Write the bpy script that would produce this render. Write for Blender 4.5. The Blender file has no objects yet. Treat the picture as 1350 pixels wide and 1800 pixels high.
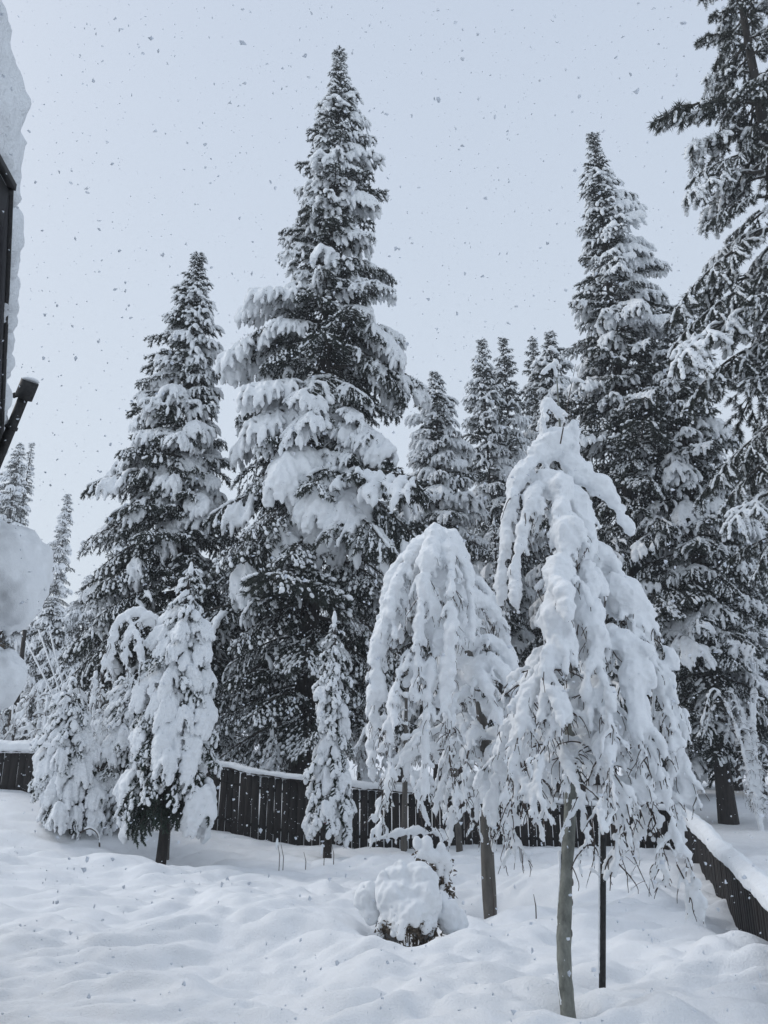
import bpy, math, random
import numpy as np
from mathutils import Matrix, Vector, Euler

R = math.radians
SC = bpy.context.scene
COL = SC.collection
RNG = np.random.default_rng(7)
random.seed(7)

# ------------------------------------------------------------------ camera
PITCH = R(17.5)
FPX = 1360.0                      # focal length in photo pixels (1350 x 1800)
CAMZ = 1.7
cam = bpy.data.cameras.new('camera')
camo = bpy.data.objects.new('camera', cam)
COL.objects.link(camo)
camo.location = (0, 0, CAMZ)
camo.rotation_euler = (R(90) + PITCH, 0, 0)
cam.sensor_fit = 'VERTICAL'
cam.sensor_height = 36.0
cam.lens = 36.0 * FPX / 1800.0
cam.clip_start = 0.05
cam.clip_end = 3000
SC.camera = camo
SC.render.resolution_x, SC.render.resolution_y = 768, 1024

# ------------------------------------------------------------------ sky, sun, exposure
SUN_EL, SUN_AZ = 42.0, -70.0      # behind an overcast layer
w = bpy.data.worlds.new('World')
SC.world = w
w.use_nodes = True
nt = w.node_tree
nt.nodes.clear()
out = nt.nodes.new('ShaderNodeOutputWorld')
sky = nt.nodes.new('ShaderNodeTexSky')
sky.sky_type = 'NISHITA'
sky.sun_disc = False
sky.sun_elevation = R(SUN_EL)
sky.sun_rotation = R(SUN_AZ)
sky.air_density = 1.5
sky.dust_density = 5.0
bg1 = nt.nodes.new('ShaderNodeBackground')
bg1.inputs[1].default_value = 0.012
nt.links.new(sky.outputs[0], bg1.inputs[0])
tc = nt.nodes.new('ShaderNodeTexCoord')
sep = nt.nodes.new('ShaderNodeSeparateXYZ')
nt.links.new(tc.outputs['Generated'], sep.inputs[0])
cr = nt.nodes.new('ShaderNodeValToRGB')
cr.color_ramp.elements[0].position = 0.0
cr.color_ramp.elements[0].color = (0.67, 0.74, 0.812, 1)
cr.color_ramp.elements[1].position = 0.85
cr.color_ramp.elements[1].color = (0.54, 0.617, 0.742, 1)
nt.links.new(sep.outputs[2], cr.inputs[0])
# very soft cloud mottling
nz = nt.nodes.new('ShaderNodeTexNoise')
nz.inputs['Scale'].default_value = 1.6
nz.inputs['Detail'].default_value = 3
nt.links.new(tc.outputs['Generated'], nz.inputs['Vector'])
mr = nt.nodes.new('ShaderNodeMapRange')
mr.inputs[3].default_value = 0.965
mr.inputs[4].default_value = 1.035
nt.links.new(nz.outputs[0], mr.inputs[0])
mx = nt.nodes.new('ShaderNodeVectorMath')
mx.operation = 'SCALE'
nt.links.new(cr.outputs[0], mx.inputs[0])
nt.links.new(mr.outputs[0], mx.inputs['Scale'])
bg2 = nt.nodes.new('ShaderNodeBackground')
bg2.inputs[1].default_value = 0.93
nt.links.new(mx.outputs[0], bg2.inputs[0])
ad = nt.nodes.new('ShaderNodeAddShader')
nt.links.new(bg1.outputs[0], ad.inputs[0])
nt.links.new(bg2.outputs[0], ad.inputs[1])
nt.links.new(ad.outputs[0], out.inputs[0])

sun = bpy.data.lights.new('sun', 'SUN')
sun.energy = 1.05
sun.angle = R(24)
sun.color = (1.0, 0.98, 0.96)
so = bpy.data.objects.new('sun', sun)
COL.objects.link(so)
_d = Vector((math.sin(R(SUN_AZ)) * math.cos(R(SUN_EL)), math.cos(R(SUN_AZ)) * math.cos(R(SUN_EL)), math.sin(R(SUN_EL))))
so.rotation_euler = _d.to_track_quat('Z', 'Y').to_euler()

SC.view_settings.view_transform = 'Standard'
SC.view_settings.look = 'None'
SC.view_settings.exposure = 0.06
SC.view_settings.gamma = 1.0
SC.view_settings.use_curve_mapping = False
SC.cycles.volume_bounces = 1
SC.cycles.max_bounces = 6
SC.cycles.diffuse_bounces = 4


def at(u, v, Y):
    """photo pixel + horizontal distance -> point of the place"""
    x = (u - 675) / FPX
    y = (900 - v) / FPX
    c, s = math.cos(PITCH), math.sin(PITCH)
    t = Y / (c - y * s)
    return np.array([x * t, Y, CAMZ + t * (s + y * c)])


def pxm(v, Y):
    y = (900 - v) / FPX
    return Y / (math.cos(PITCH) - y * math.sin(PITCH)) / FPX


# ------------------------------------------------------------------ noise
_P = np.random.default_rng(11).permutation(512)


def _h(ix, iy, iz=0):
    return _P[(_P[(_P[ix & 511] + iy) & 511] + iz) & 511]


def noise2(x, y, seed=0):
    xi = np.floor(x).astype(int); yi = np.floor(y).astype(int)
    xf = x - xi; yf = y - yi
    u = xf * xf * xf * (xf * (xf * 6 - 15) + 10); v = yf * yf * yf * (yf * (yf * 6 - 15) + 10)

    def g(ax, ay):
        a = _h(xi + ax, yi + ay, seed) * (2 * math.pi / 512)
        return np.cos(a) * (xf - ax) + np.sin(a) * (yf - ay)
    return (g(0, 0) * (1 - u) + g(1, 0) * u) * (1 - v) + (g(0, 1) * (1 - u) + g(1, 1) * u) * v


def noise3(p, sc, seed=0):
    q = p * sc
    qi = np.floor(q).astype(int); f = q - qi
    s = f * f * (3 - 2 * f)
    r = 0
    for dx in (0, 1):
        wx = s[:, 0] if dx else 1 - s[:, 0]
        for dy in (0, 1):
            wy = s[:, 1] if dy else 1 - s[:, 1]
            for dz in (0, 1):
                wz = s[:, 2] if dz else 1 - s[:, 2]
                r = r + wx * wy * wz * (_h(qi[:, 0] + dx, qi[:, 1] + dy, qi[:, 2] + dz + seed) / 255.5 - 1)
    return r


# ------------------------------------------------------------------ materials
def new_mat(name):
    m = bpy.data.materials.new(name)
    m.use_nodes = True
    b = m.node_tree.nodes['Principled BSDF']
    return m, m.node_tree, b


def add_noise(nt, scale, detail=4, coord='Object', rough=.55):
    t = nt.nodes.new('ShaderNodeTexCoord')
    n = nt.nodes.new('ShaderNodeTexNoise')
    n.inputs['Scale'].default_value = scale
    n.inputs['Detail'].default_value = detail
    n.inputs['Roughness'].default_value = rough
    nt.links.new(t.outputs[coord], n.inputs['Vector'])
    return n


def ramp(nt, src, c0, c1, p0=.3, p1=.7):
    r = nt.nodes.new('ShaderNodeValToRGB')
    r.color_ramp.elements[0].position = p0
    r.color_ramp.elements[0].color = (*c0, 1)
    r.color_ramp.elements[1].position = p1
    r.color_ramp.elements[1].color = (*c1, 1)
    nt.links.new(src, r.inputs[0])
    return r


def bump(nt, b, src, strength, dist):
    u = nt.nodes.new('ShaderNodeBump')
    u.inputs['Strength'].default_value = strength
    u.inputs['Distance'].default_value = dist
    nt.links.new(src, u.inputs['Height'])
    prev = b.inputs['Normal'].links
    if prev:
        nt.links.new(prev[0].from_socket, u.inputs['Normal'])
    nt.links.new(u.outputs[0], b.inputs['Normal'])


def mat_snow(name, s1, d1, s2, d2, col=(.86, .885, .91)):
    m, nt, b = new_mat(name)
    b.inputs['Roughness'].default_value = .75
    b.inputs['Specular IOR Level'].default_value = .25
    n = add_noise(nt, s1, 5)
    r = ramp(nt, n.outputs[0], tuple(c * .95 for c in col), col, .35, .6)
    nt.links.new(r.outputs[0], b.inputs['Base Color'])
    bump(nt, b, n.outputs[0], .6, d1)
    n2 = add_noise(nt, s2, 3)
    bump(nt, b, n2.outputs[0], .7, d2)
    return m


M = {}
M['snow'] = mat_snow('lying_snow', 9, .02, 120, .004)
M['ground'] = mat_snow('snow_cover', 5, .025, 60, .013, (.88, .90, .925))
M['roofsnow'] = mat_snow('roof_snow', 14, .05, 60, .012, (.80, .83, .86))

m, nt, b = new_mat('needles'); M['needles'] = m
n = add_noise(nt, 6, 3)
r = ramp(nt, n.outputs[0], (.013, .020, .016), (.034, .043, .033))
nt.links.new(r.outputs[0], b.inputs['Base Color']); b.inputs['Roughness'].default_value = .6
m, nt, b = new_mat('young_needles'); M['green'] = m
n = add_noise(nt, 9, 3)
r = ramp(nt, n.outputs[0], (.013, .028, .020), (.034, .058, .038))
nt.links.new(r.outputs[0], b.inputs['Base Color']); b.inputs['Roughness'].default_value = .55
m, nt, b = new_mat('pine_needles'); M['pine'] = m
n = add_noise(nt, 6, 3)
r = ramp(nt, n.outputs[0], (.018, .024, .019), (.048, .055, .043))
nt.links.new(r.outputs[0], b.inputs['Base Color']); b.inputs['Roughness'].default_value = .6


def mat_bark(name, c0, c1, sc, d, stretch=.25):
    m, nt, b = new_mat(name)
    t = nt.nodes.new('ShaderNodeTexCoord')
    mp = nt.nodes.new('ShaderNodeMapping')
    mp.inputs['Scale'].default_value = (1, 1, stretch)
    nt.links.new(t.outputs['Object'], mp.inputs[0])
    n = nt.nodes.new('ShaderNodeTexNoise')
    n.inputs['Scale'].default_value = sc
    n.inputs['Detail'].default_value = 6
    n.inputs['Roughness'].default_value = .65
    nt.links.new(mp.outputs[0], n.inputs['Vector'])
    r = ramp(nt, n.outputs[0], c0, c1)
    nt.links.new(r.outputs[0], b.inputs['Base Color'])
    b.inputs['Roughness'].default_value = .85
    bump(nt, b, n.outputs[0], .9, d)
    return m


M['bark'] = mat_bark('conifer_bark', (.013, .011, .010), (.045, .038, .034), 14, .03)
M['twig'] = mat_bark('conifer_twig', (.03, .027, .024), (.07, .06, .052), 30, .004)
M['birch'] = mat_bark('pale_bark', (.08, .085, .075), (.27, .28, .25), 16, .016, .45)
M['birch_dark'] = mat_bark('grey_bark', (.06, .055, .05), (.15, .14, .125), 12, .012)
M['birch_twig'] = mat_bark('brown_twig', (.035, .026, .022), (.085, .065, .055), 30, .002)
M['wood'] = mat_bark('stained_board', (.006, .005, .005), (.022, .018, .016), 22, .006, .12)
_nt = M['wood'].node_tree
_b = _nt.nodes['Principled BSDF']; _src = _b.inputs['Base Color'].links[0].from_socket
_oi = _nt.nodes.new('ShaderNodeObjectInfo'); _mr = _nt.nodes.new('ShaderNodeMapRange')
_mr.inputs[3].default_value = .55; _mr.inputs[4].default_value = 1.6
_nt.links.new(_oi.outputs['Random'], _mr.inputs[0])
_sc = _nt.nodes.new('ShaderNodeVectorMath'); _sc.operation = 'SCALE'
_nt.links.new(_src, _sc.inputs[0]); _nt.links.new(_mr.outputs[0], _sc.inputs['Scale']); _nt.links.new(_sc.outputs[0], _b.inputs['Base Color'])
M['fascia'] = mat_bark('painted_fascia', (.018, .018, .021), (.034, .034, .038), 12, .003, .2)
m, nt, b = new_mat('black_metal'); M['metal'] = m
n = add_noise(nt, 40, 4)
r = ramp(nt, n.outputs[0], (.012, .012, .013), (.035, .034, .034))
nt.links.new(r.outputs[0], b.inputs['Base Color']); b.inputs['Roughness'].default_value = .55; b.inputs['Metallic'].default_value = .4
m, nt, b = new_mat('red_plastic'); M['red'] = m
n = add_noise(nt, 20, 2)
r = ramp(nt, n.outputs[0], (.35, .02, .02), (.5, .04, .03))
nt.links.new(r.outputs[0], b.inputs['Base Color'])
m, nt, b = new_mat('dead_leaf'); M['leaf'] = m
n = add_noise(nt, 30, 3)
r = ramp(nt, n.outputs[0], (.05, .038, .026), (.13, .10, .07))
nt.links.new(r.outputs[0], b.inputs['Base Color'])
m, nt, b = new_mat('rock'); M['rock'] = m
n = add_noise(nt, 8, 6)
r = ramp(nt, n.outputs[0], (.10, .10, .105), (.22, .22, .225))
nt.links.new(r.outputs[0], b.inputs['Base Color']); bump(nt, b, n.outputs[0], .8, .03)
m, nt, b = new_mat('snowflake'); M['flake'] = m
n = add_noise(nt, 3, 1)
r = ramp(nt, n.outputs[0], (.82, .85, .9), (.9, .92, .95))
nt.links.new(r.outputs[0], b.inputs['Base Color']); b.inputs['Roughness'].default_value = .8
tl = nt.nodes.new('ShaderNodeBsdfTranslucent'); tl.inputs[0].default_value = (.9, .93, .97, 1)
ms = nt.nodes.new('ShaderNodeMixShader'); ms.inputs[0].default_value = .7
nt.links.new(b.outputs[0], ms.inputs[1]); nt.links.new(tl.outputs[0], ms.inputs[2])
nt.links.new(ms.outputs[0], nt.nodes['Material Output'].inputs[0])


# ------------------------------------------------------------------ mesh building
def ico(sub):
    import bmesh
    bm = bmesh.new()
    bmesh.ops.create_icosphere(bm, subdivisions=sub, radius=1)
    v = np.array([x.co[:] for x in bm.verts]); f = np.array([[q.index for q in p.verts] for p in bm.faces])
    bm.free()
    return v, f


ICO1, ICO2 = ico(1), ico(2)


def nrm(a):
    return a / np.maximum(np.linalg.norm(a, axis=-1, keepdims=True), 1e-9)


class MB:
    def __init__(s):
        s.V = []; s.F = []; s.n = 0

    def add(s, v, f):
        s.V.append(np.asarray(v, float)); s.F.append(np.asarray(f, int) + s.n); s.n += len(v)

    def tube(s, P, rad, sides=5, cap=False):
        P = np.asarray(P, float); n = len(P)
        rad = np.broadcast_to(np.asarray(rad, float), (n,))
        T = nrm(np.gradient(P, axis=0))
        ref = np.array([0, 0, 1.0]) if abs(T[:, 2]).mean() < .8 else np.array([1.0, 0, 0])
        A = nrm(np.cross(T, ref)); B = np.cross(T, A)
        a = np.arange(sides) * 2 * math.pi / sides
        ring = (A[:, None] * np.cos(a)[None, :, None] + B[:, None] * np.sin(a)[None, :, None]) * rad[:, None, None] + P[:, None]
        i = np.arange(n - 1)[:, None] * sides; k = np.arange(sides)[None]; k2 = (k + 1) % sides
        F = np.stack([i + k, i + k2, i + sides + k2, i + sides + k], -1).reshape(-1, 4)
        V = ring.reshape(-1, 3)
        if cap:
            V = np.vstack([V, P[:1], P[-1:]])
            c0, c1 = n * sides, n * sides + 1
            k = np.arange(sides); k2 = (k + 1) % sides
            tri0 = np.stack([k2, k, k * 0 + c0], -1)
            e = (n - 1) * sides
            tri1 = np.stack([e + k, e + k2, k * 0 + c1], -1)
            base = s.n
            s.add(V, F)
            s.F.append(np.vstack([tri0, tri1]) + base)
        else:
            s.add(V, F)

    def blobs(s, C, D, ln, ra, rb=None, tmpl=ICO1):
        """ellipsoids at C, long axis D (length ln), radius ra sideways, rb upwards"""
        C = np.atleast_2d(C).astype(float); n = len(C)
        if n == 0:
            return
        D = nrm(np.broadcast_to(np.asarray(D, float), C.shape))
        ln = np.broadcast_to(ln, (n,)); ra = np.broadcast_to(ra, (n,)); rb = ra if rb is None else np.broadcast_to(rb, (n,))
        up = np.where(np.abs(D[:, 2:3]) > .95, np.array([[1., 0, 0]]), np.array([[0, 0, 1.]]))
        A = nrm(np.cross(up, D)); B = np.cross(D, A)
        tv, tf = tmpl
        V = C[:, None] + tv[None, :, 0:1] * (D * ln[:, None])[:, None] + tv[None, :, 1:2] * (A * ra[:, None])[:, None] + tv[None, :, 2:3] * (B * rb[:, None])[:, None]
        F = tf[None] + (np.arange(n) * len(tv))[:, None, None]
        s.add(V.reshape(-1, 3), F.reshape(-1, 3))

    def blades(s, C, D, ln, wd, rng):
        n = len(C)
        if n == 0:
            return
        D = nrm(D); S = nrm(np.cross(D, rng.normal(size=(n, 3))))
        ln = np.broadcast_to(ln, (n,))[:, None]; wd = np.broadcast_to(wd, (n,))[:, None]
        V = np.stack([C - S * wd * .5, C + D * ln * .55 - S * wd * .4, C + D * ln, C + S * wd * .5], 1).reshape(-1, 3)
        F = np.arange(n)[:, None] * 4 + np.arange(4)[None]
        s.add(V, F)

    def box(s, c, size, rot=None):
        v = np.array([[x, y, z] for x in (-.5, .5) for y in (-.5, .5) for z in (-.5, .5)]) * np.asarray(size, float)
        if rot is not None:
            v = v @ np.array(rot).T
        f = [[0, 1, 3, 2], [4, 6, 7, 5], [0, 4, 5, 1], [2, 3, 7, 6], [0, 2, 6, 4], [1, 5, 7, 3]]
        s.add(v + np.asarray(c, float), f)

    def mesh(s, name, mat=None, smooth=True):
        me = bpy.data.meshes.new(name)
        if s.n == 0:
            return me
        V = np.vstack(s.V).astype(np.float32)
        counts = np.concatenate([np.full(len(f), f.shape[1]) for f in s.F if len(f)])
        idx = np.concatenate([f.ravel() for f in s.F if len(f)])
        me.vertices.add(len(V)); me.vertices.foreach_set('co', V.ravel())
        me.loops.add(len(idx)); me.loops.foreach_set('vertex_index', idx.astype(np.int32))
        me.polygons.add(len(counts))
        me.polygons.foreach_set('loop_start', np.concatenate([[0], np.cumsum(counts)[:-1]]).astype(np.int32))
        me.polygons.foreach_set('loop_total', counts.astype(np.int32))
        me.update(calc_edges=True)
        me.validate()
        if smooth:
            me.polygons.foreach_set('use_smooth', np.ones(len(me.polygons), bool))
        if mat:
            me.materials.append(M[mat])
        return me


def remesh(mb, voxel, name='snow', mat='snow', it=3, amp=.01, freq=8, dec=0):
    """melts overlapping lumps into one closed, lumpy skin"""
    me = mb.mesh('lumps', None)
    o = bpy.data.objects.new('lumps', me)
    COL.objects.link(o)
    md = o.modifiers.new('r', 'REMESH'); md.mode = 'VOXEL'; md.voxel_size = voxel; md.adaptivity = dec
    if it:
        sm = o.modifiers.new('s', 'SMOOTH'); sm.iterations = it; sm.factor = .5
    dg = bpy.context.evaluated_depsgraph_get()
    res = bpy.data.meshes.new_from_object(o.evaluated_get(dg))
    bpy.data.objects.remove(o); bpy.data.meshes.remove(me)
    res.name = name
    n = len(res.vertices)
    if n and amp:
        V = np.empty(n * 3, np.float32); res.vertices.foreach_get('co', V); V = V.reshape(-1, 3).astype(float)
        N = np.empty(n * 3, np.float32); res.vertex_normals.foreach_get('vector', N); N = N.reshape(-1, 3)
        d = noise3(V, freq) * amp + noise3(V, freq * 2.7, 5) * amp * .45 + noise3(V, freq * 5, 9) * amp * .38
        V += N * d[:, None]
        res.vertices.foreach_set('co', V.astype(np.float32).ravel())
        res.update()
    res.polygons.foreach_set('use_smooth', np.ones(len(res.polygons), bool))
    res.materials.clear()
    res.materials.append(M[mat])
    return res


# ------------------------------------------------------------------ objects
def link(name, data, parent=None, loc=None):
    o = bpy.data.objects.new(name, data)
    COL.objects.link(o)
    if parent is not None:
        o.parent = parent
    if loc is not None:
        o.location = tuple(loc)
    return o


def thing(name, label, cat, loc=(0, 0, 0), group=None, data=None):
    o = link(name, data, None, loc)
    o['label'] = label; o['category'] = cat
    if group:
        o['group'] = group
    return o


def stuff(o):
    o['kind'] = 'stuff'
    return o


# ------------------------------------------------------------------ ground
def gauss(x, y, cx, cy, rx, ry):
    return np.exp(-(((x - cx) / rx) ** 2 + ((y - cy) / ry) ** 2))


def ss(a, b, x):
    t = np.clip((x - a) / (b - a), 0, 1)
    return t * t * (3 - 2 * t)


P_BA = at(1002, 1790, 5.92); P_ST = at(1055, 1750, 6.55); P_BC = at(862, 1575, 10.6)
P_F1 = at(285, 1500, 13.5); P_F3 = at(575, 1515, 14.2); P_S1 = at(722, 1640, 8.5)


_pr = np.random.default_rng(66)
PITS = [(_pr.uniform(-5, 4.5), _pr.uniform(5.5, 15), _pr.uniform(.05, .13), _pr.uniform(.02, .06)) for _ in range(60)] + [(P_BA[0] + _pr.normal() * .8, 6.2 + _pr.normal() * .6, _pr.uniform(.035, .08), _pr.uniform(.02, .05)) for _ in range(26)]


def ground(x, y):
    x = np.asarray(x, float); y = np.asarray(y, float)
    z = 0.0 * x
    # rises to the left at the back, gently beyond the fence
    z = z + ss(-2.0, -8.5, x) * ss(11, 16.5, y) * .85
    z = z + ss(-.5, -4.5, x) * ss(13.2, 16.8, y) * .20
    z = z + ss(17, 32, y) * .35 + ss(32, 90, y) * 2.2 + ss(90, 260, y) * 9 + ss(14, 34, -x) * ss(18, 50, y) * 2.5
    # crest in front of the left tree
    z = z + gauss(x, y, -4.3, 12.3, 2.6, .45) * .10 + gauss(x, y, -6.2, 11.6, 1.6, .7) * .16 - gauss(x, y, -5.5, 13.7, 1.6, .7) * .16
    z = z + gauss(x, y, -2.6, 14.5, .9, .6) * .0
    # mound left of the round bush, and small ones
    z = z + gauss(x, y, -1.25, 8.9, .85, .6) * .30 + gauss(x, y, -.3, 8.0, .5, .4) * .05 + gauss(x, y, 2.5, 11.5, .9, .5) * .16
    z = z + gauss(x, y, -3.9, 12.2, .5, .4) * .10 + gauss(x, y, 2.55, 5.2, .35, .2) * .12
    z = z - gauss(x, y, 4.2, 9.3, .9, 3.2) * .22
    # soft hummocks with creases
    near = ss(19, 12, y) * .75 + .25
    wx = x + .35 * noise2(x * .8, y * .8, 3); wy = y + .35 * noise2(x * .8 + 9, y * .8, 4)
    n1 = noise2(wx * 1.15 + wy * .35, wy * 2.1 - wx * .45, 1)
    n2 = noise2(wx * 2.3 + wy * .6, wy * 4.2 - wx * .9, 2)
    n3 = noise2(wx * .45, wy * .7, 6)
    z = z + near * (.27 * np.sqrt(n1 * n1 + .0015) + .075 * np.sqrt(n2 * n2 + .001) * (1 + 2 * np.clip(n3, -.5, .5))) + .18 * n3 * near
    z = z + .022 * noise2(x * 6, y * 9, 8) * near
    for px_, py_, pr_, pd_ in PITS:
        z = z - gauss(x, y, px_, py_, pr_, pr_ * .8) * pd_
    # wells around stems
    for p, r, d in ((P_BA, .20, .22), (P_ST, .11, .12), (P_BC, .52, .40), (P_F1, .78, .42), (P_F3, .35, .08)):
        z = z - gauss(x, y, p[0], p[1] - .02, r, r * .9) * d
    z = z - gauss(x, y, P_S1[0] - .08, P_S1[1] - .16, .40, .42) * .40
    z = z - gauss(x, y, P_BC[0] + .35, P_BC[1] - .05, .95, .6) * .24
    return z


def gz(x, y):
    return float(ground(np.array([x]), np.array([y]))[0])


nx, ny = 420, 520
a = np.linspace(-1, 1, nx); X = 7.0 * a + 250 * np.abs(a) ** 7 * np.sign(a)
t = np.linspace(0, 1, ny); Y = -20 + 24 * t ** .8 + 26 * t + 250 * t ** 9
Y = np.concatenate([np.linspace(-20, 3.6, 20)[:-1], 3.6 + 17 * np.linspace(0, 1, ny) ** 1.15 + 270 * np.linspace(0, 1, ny) ** 12])
XX, YY = np.meshgrid(X, Y, indexing='ij')
ZZ = ground(XX, YY)
mb = MB()
n_i, n_j = XX.shape
ii = np.arange(n_i - 1)[:, None] * n_j + np.arange(n_j - 1)[None]
F = np.stack([ii, ii + n_j, ii + n_j + 1, ii + 1], -1).reshape(-1, 4)
mb.add(np.stack([XX, YY, ZZ], -1).reshape(-1, 3), F)
g = link('ground', mb.mesh('ground', 'ground'))
g['kind'] = 'structure'; g['label'] = 'deep undulating snow covering the yard'

# ------------------------------------------------------------------ haze
hb = MB(); hb.box((0, 130, 19), (560, 340, 46))
hm = bpy.data.materials.new('thin_snow_haze'); hm.use_nodes = True
hm.node_tree.nodes.clear()
ho = hm.node_tree.nodes.new('ShaderNodeOutputMaterial')
pv = hm.node_tree.nodes.new('ShaderNodeVolumePrincipled')
pv.inputs['Color'].default_value = (.93, .96, 1, 1)
pv.inputs['Density'].default_value = .0012
hm.node_tree.links.new(pv.outputs[0], ho.inputs['Volume'])
hz = link('haze', hb.mesh('haze', None, False))
hz.data.materials.append(hm)
hz['kind'] = 'stuff'


# ------------------------------------------------------------------ conifer boughs
def curve_pts(P0, d0, L, droop, n, rng, wig=.05):
    """polyline that starts along d0 and bends down"""
    P = [np.array(P0, float)]; d = np.array(d0, float); d /= np.linalg.norm(d)
    st = L / (n - 1)
    for i in range(n - 1):
        d = d + np.array([rng.normal() * wig, rng.normal() * wig, -droop / (n - 1) + rng.normal() * wig * .6])
        d /= np.linalg.norm(d)
        P.append(P[-1] + d * st)
    return np.array(P)


def make_bough(L, droop, load, seed, rise=.1, bare=.25, nd=.0145, nl=.075, latf=.42, thick=1.0, mat='needles', voxel=None, bare_twigs=False, cover=.75):
    rng = np.random.default_rng(seed)
    wood, ndl, sn, fl = MB(), MB(), MB(), MB()
    main = curve_pts((0, 0, 0), (1, 0, rise), L, droop, 12, rng, .04)
    wood.tube(main, np.linspace(.012 + .009 * L, .005, 12), 5)
    twigs = [(main, 1.0, 0)]
    s = .16
    side = 1
    while s < .97:
        i = s * 11; k = int(i); p = main[k] * (1 - (i - k)) + main[min(k + 1, 11)] * (i - k)
        d = nrm(main[min(k + 1, 11)] - main[max(k - 1, 0)])
        ang = R(rng.uniform(42, 68)) * side
        ln = L * latf * (1.05 - s) ** .55 * rng.uniform(.7, 1.1) * min(1, .45 + s * 1.6) + .05
        dd = np.array([d[0] * math.cos(ang) - d[1] * math.sin(ang), d[0] * math.sin(ang) + d[1] * math.cos(ang), d[2] + rng.uniform(-.25, .1)])
        lat = curve_pts(p, dd, ln, droop * .7 + .15, 6, rng, .07)
        wood.tube(lat, np.linspace(.007, .003, 6), 3)
        twigs.append((lat, ln, 1))
        q = .3
        sd = 1
        while q < .95 and ln > .2:
            j = q * 5; kk = int(j); pp = lat[kk] * (1 - (j - kk)) + lat[min(kk + 1, 5)] * (j - kk)
            d2 = nrm(lat[min(kk + 1, 5)] - lat[max(kk - 1, 0)])
            a2 = R(rng.uniform(35, 60)) * sd
            l2 = min(.32, ln * .5) * (1.15 - q) * rng.uniform(.7, 1.2) + .04
            d3 = np.array([d2[0] * math.cos(a2) - d2[1] * math.sin(a2), d2[0] * math.sin(a2) + d2[1] * math.cos(a2), d2[2] - rng.uniform(0, .35)])
            tw = curve_pts(pp, d3, l2, .4, 4, rng, .08)
            wood.tube(tw, np.linspace(.0045, .002, 4), 3)
            twigs.append((tw, l2, 2))
            sd = -sd; q += rng.uniform(.08, .13) / max(ln, .3)
        side = -side
        s += rng.uniform(.045, .075) / max(L, .6) * 1.3
    # needles
    C, D = [], []
    for P, ln, lev in twigs:
        start = bare if lev == 0 else (.15 if not bare_twigs else .6)
        n = max(3, int(ln * (1 - start) / nd * 3))
        if bare_twigs:
            n = int(n * .8)
        u = rng.uniform(start, 1, n) * (len(P) - 1)
        k = np.minimum(u.astype(int), len(P) - 2); f = (u - k)[:, None]
        c = P[k] * (1 - f) + P[k + 1] * f
        d = nrm(P[k + 1] - P[k])
        C.append(c); D.append(d * .75 + rng.normal(size=(n, 3)) * .5 + np.array([0, 0, -.18]))
    C = np.vstack(C); D = np.vstack(D)
    ndl.blades(C, D, rng.uniform(.7, 1.25, len(C)) * nl, rng.uniform(.012, .02, len(C)), rng)
    # snow
    cl = rng.uniform(0, 10, 3)
    for P, ln, lev in twigs:
        if load == 'light':
            n = int(ln / .055)
            if n < 1:
                continue
            if lev < 2 and rng.random() < .55:
                e = P[-1]; rr = rng.uniform(.026, .042)
                fl.blobs([e + (0, 0, rr * .6), P[-2] + (0, 0, rr * .8)], P[-1] - P[-2], [rr * 1.4, rr * 1.2], [rr, rr * .8], [rr * .8, rr * .6], ICO2)
            u = rng.uniform(.15, 1, n) * (len(P) - 1)
            k = np.minimum(u.astype(int), len(P) - 2); f = (u - k)[:, None]
            c = P[k] * (1 - f) + P[k + 1] * f
            keep = noise3(c + cl, 3.0) + rng.uniform(-.4, .4, n) > -.05
            c = c[keep]; k = k[keep]
            if len(c):
                r = rng.uniform(.008, .020, len(c)) * thick
                fl.blobs(c + np.array([0, 0, .012]) + rng.normal(size=c.shape) * .008, P[k + 1] - P[k] + rng.normal(size=c.shape) * .02, r * rng.uniform(1.6, 3.2, len(c)), r, r * .8, ICO1)
        else:
            n = max(2, int(ln / .032))
            u = np.linspace(.1 if lev else .3, 1, n) * (len(P) - 1)
            k = np.minimum(u.astype(int), len(P) - 2); f = (u - k)[:, None]
            c = P[k] * (1 - f) + P[k + 1] * f
            reach = np.linalg.norm(c, axis=1) / L
            nn = noise3(c + cl, 1.7 if load == 'heavy' else 2.6)
            if load == 'heavy':
                keep = (nn + reach * .9 > 1.05 - cover)
            else:
                keep = (nn + reach * .7 > 1.30 - cover)
            base = (.037 if load == 'heavy' else .029) * thick * (1.15 if lev == 0 else 1.0)
            if load == 'medium' and lev < 2 and rng.random() < .75:
                keep[int(n * .66):] = True
            c = c[keep]; k = k[keep]; nn = nn[keep]
            if len(c):
                r = base * (.8 + .5 * np.clip(nn + .3, 0, 1)) * rng.uniform(.8, 1.2, len(c))
                d = P[k + 1] - P[k]
                sn.blobs(c + np.array([0, 0, 1.]) * (r * .55)[:, None] + .01, d, r * 1.3, r, r * .95)
                # drips over the tip
                if rng.random() < (.6 if load == 'heavy' else .5):
                    e = c[-1]; rr = r[-1] * (1.25 if lev == 2 else 1.1); q_ = nrm(d[-1]) * rr
                    sn.blobs([e + q_ * .7 + (0, 0, .2 * rr), e + q_ * 1.3 + (0, 0, -.7 * rr), e + q_ * 1.5 + (0, 0, -1.25 * rr)], (0.05, 0, 1), [rr * 1.2, rr * 1.2, rr * 1.1], [rr * 1.05, rr * .9, rr * .55])
            # flecks elsewhere
            m_ = rng.random(max(1, int(ln / .06)))
            uu = rng.uniform(.1, 1, len(m_)) * (len(P) - 1); kk = np.minimum(uu.astype(int), len(P) - 2); ff = (uu - kk)[:, None]
            cc = P[kk] * (1 - ff) + P[kk + 1] * ff
            r = rng.uniform(.009, .018, len(cc))
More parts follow.
